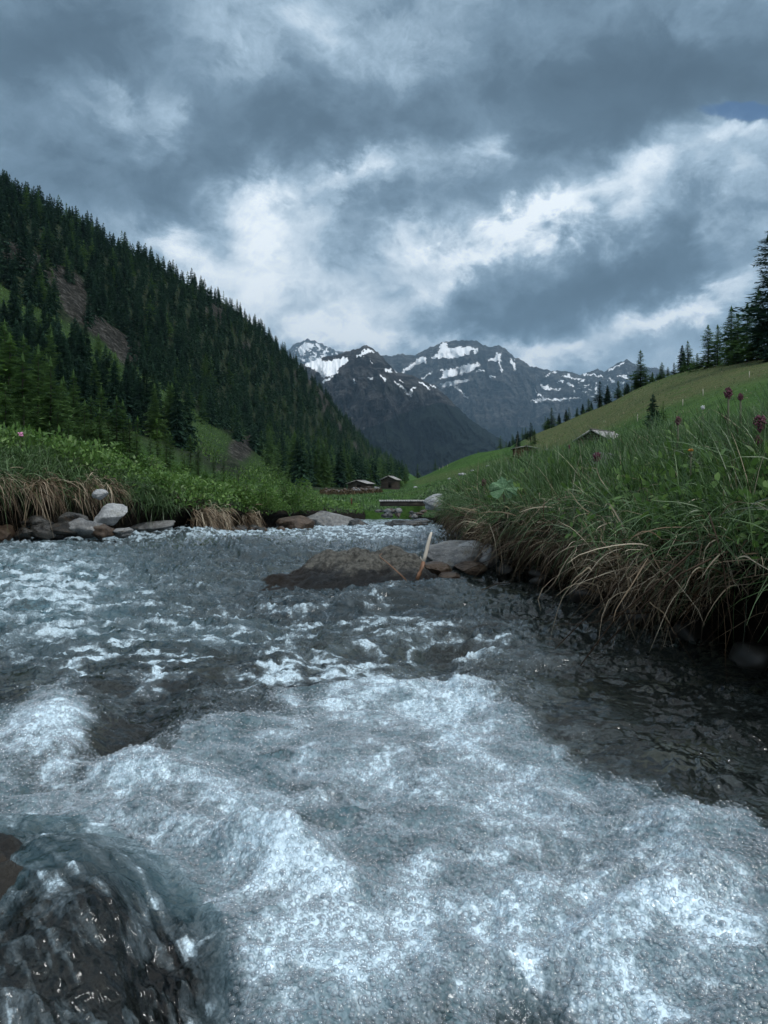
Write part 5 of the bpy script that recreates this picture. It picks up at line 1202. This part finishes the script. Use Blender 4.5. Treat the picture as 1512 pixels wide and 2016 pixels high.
# low rubble wall and russet scrub before the barns
for i in range(60):
    a_ = random.uniform(640, 745); Yq = random.uniform(100, 118); xx = (a_-CX)*Yq/FP; zz = float(far_z(np.array([xx]), np.array([Yq]))[0])
    o = rock('rock', 'brown or grey stone of the tumbled wall before the log barns', a_, 960, Yq, random.uniform(5, 13), random.uniform(4, 8), 8, 200+i, random.choice(['rock_brown', 'rock_grey', 'rock_brown']), i, 5, 2, 'stones of the tumbled wall'); o.location.z = zz+random.uniform(.1, .6)
rr = []
nn_ = 1500; Yq = RG.uniform(95, 122, nn_); pa = RG.uniform(630, 750, nn_); xx = (pa-CX)*Yq/FP; zz = far_z(xx, Yq)
MAT['russet'] = foliage_mat('russet', (.03,.02,.012), (.07,.05,.025), (.12,.09,.05), .2, .2, .7)
tag(blades_obj('undergrowth', [blade_arrays(np.stack([xx, Yq, zz], -1), unit_dirs(nn_, np.abs(RG.normal(size=nn_))*.6), RG.uniform(.3, .9, nn_), RG.uniform(.08, .2, nn_), RG.random(nn_)*.4, 2)], MAT['russet']), 'low russet scrub before the log barns', None, None, 'stuff')
nn_ = 9000; Yq = np.exp(RG.uniform(math.log(40), math.log(110), nn_)); pa = RG.uniform(560, 980, nn_); xx = (pa-CX)*Yq/FP; zz = far_z(xx, Yq)
ok = ~((xx > -eL(Yq)) & (xx < eR(Yq)) & (Yq < 46))
xx, Yq, zz = xx[ok], Yq[ok], zz[ok]; nn_ = len(xx)
tag(blades_obj('grass', [blade_arrays(np.stack([xx, Yq, zz-.05], -1), unit_dirs(nn_, np.abs(RG.normal(size=nn_))*.5), RG.uniform(.15, .4, nn_), RG.uniform(.03, .09, nn_), RG.random(nn_)*.4, 2)], GG), 'rough green grass on the flat beyond the footbridge', None, None, 'stuff')
nn_ = 26000; pa = RG.uniform(800, 1640, nn_); Yq = np.exp(RG.uniform(math.log(16), math.log(185), nn_)); xx = (pa-CX)*Yq/FP; zz = far_z(xx, Yq)
clp = fbm(xx/3, Yq/3, 3, 160)+RG.normal(size=nn_)*.15; ok = (xx > eR(Yq)+4) & (clp > .0)
xx, Yq, zz = xx[ok], Yq[ok], zz[ok]; nn_ = len(xx); sc = Yq/60
dry_ = RG.random(nn_) < .30*sst(-.1, .3, fbm(xx/20, Yq/20, 3, 161))
for sel, mt, lb in ((~dry_, GG, 'green tufts of rough grass over the right meadow'), (dry_, GD, 'dead tufts of rough grass over the right meadow')):
    k = int(sel.sum())
    tag(blades_obj('grass', [blade_arrays(np.stack([xx, Yq, zz-.03], -1)[sel], unit_dirs(k, np.abs(RG.normal(size=k))*.7), (RG.uniform(.10, .34, nn_)*np.minimum(1.4, .6+sc*.5))[sel], (RG.uniform(.02, .06, nn_)*sc)[sel], RG.random(k)*.5, 2)], mt), lb, None, None, 'stuff')
nn_ = 40000; pa = RG.uniform(-60, 640, nn_); Yq = np.exp(RG.uniform(math.log(100), math.log(400), nn_)); xx = (pa-CX)*Yq/FP; zz = far_z(xx, Yq); rq = HR-(zz-H)*FP/Yq
ok = RG.random(nn_) < np.clip(np.maximum(strip_px(pa, rq), strip_px(pa, rq-25)), 0, 1); xx, Yq, zz = xx[ok], Yq[ok], zz[ok]; nn_ = len(xx)
tag(blades_obj('undergrowth', [blade_arrays(np.stack([xx, Yq, zz-.05], -1), unit_dirs(nn_, np.abs(RG.normal(size=nn_))*.8), RG.uniform(.3, 1.3, nn_), RG.uniform(.15, .5, nn_), RG.random(nn_)*.5, 2, RG.random(nn_)**2)], LF), 'low shrubs and rough grass on the open strip of the left slope', None, None, 'stuff')
# ================================================================ haze
hz = mesh_obj('haze', [(x_, y_, z_) for x_ in (-16000, 16000) for y_ in (-800, 26000) for z_ in (-262, 4800)], [[0,1,3,2],[4,6,7,5],[0,4,5,1],[2,3,7,6],[0,2,6,4],[1,5,7,3]])
mh = bpy.data.materials.new('haze'); mh.use_nodes = True; g = N(mh.node_tree); out = g.n('ShaderNodeOutputMaterial')
g.put(out.inputs['Volume'], g.n('ShaderNodeVolumePrincipled', i={'Color': rgb(.50,.76,1.0), 'Density': 3.4e-5, 'Anisotropy': .2}))
hz.data.materials.append(mh); tag(hz, kind='stuff')
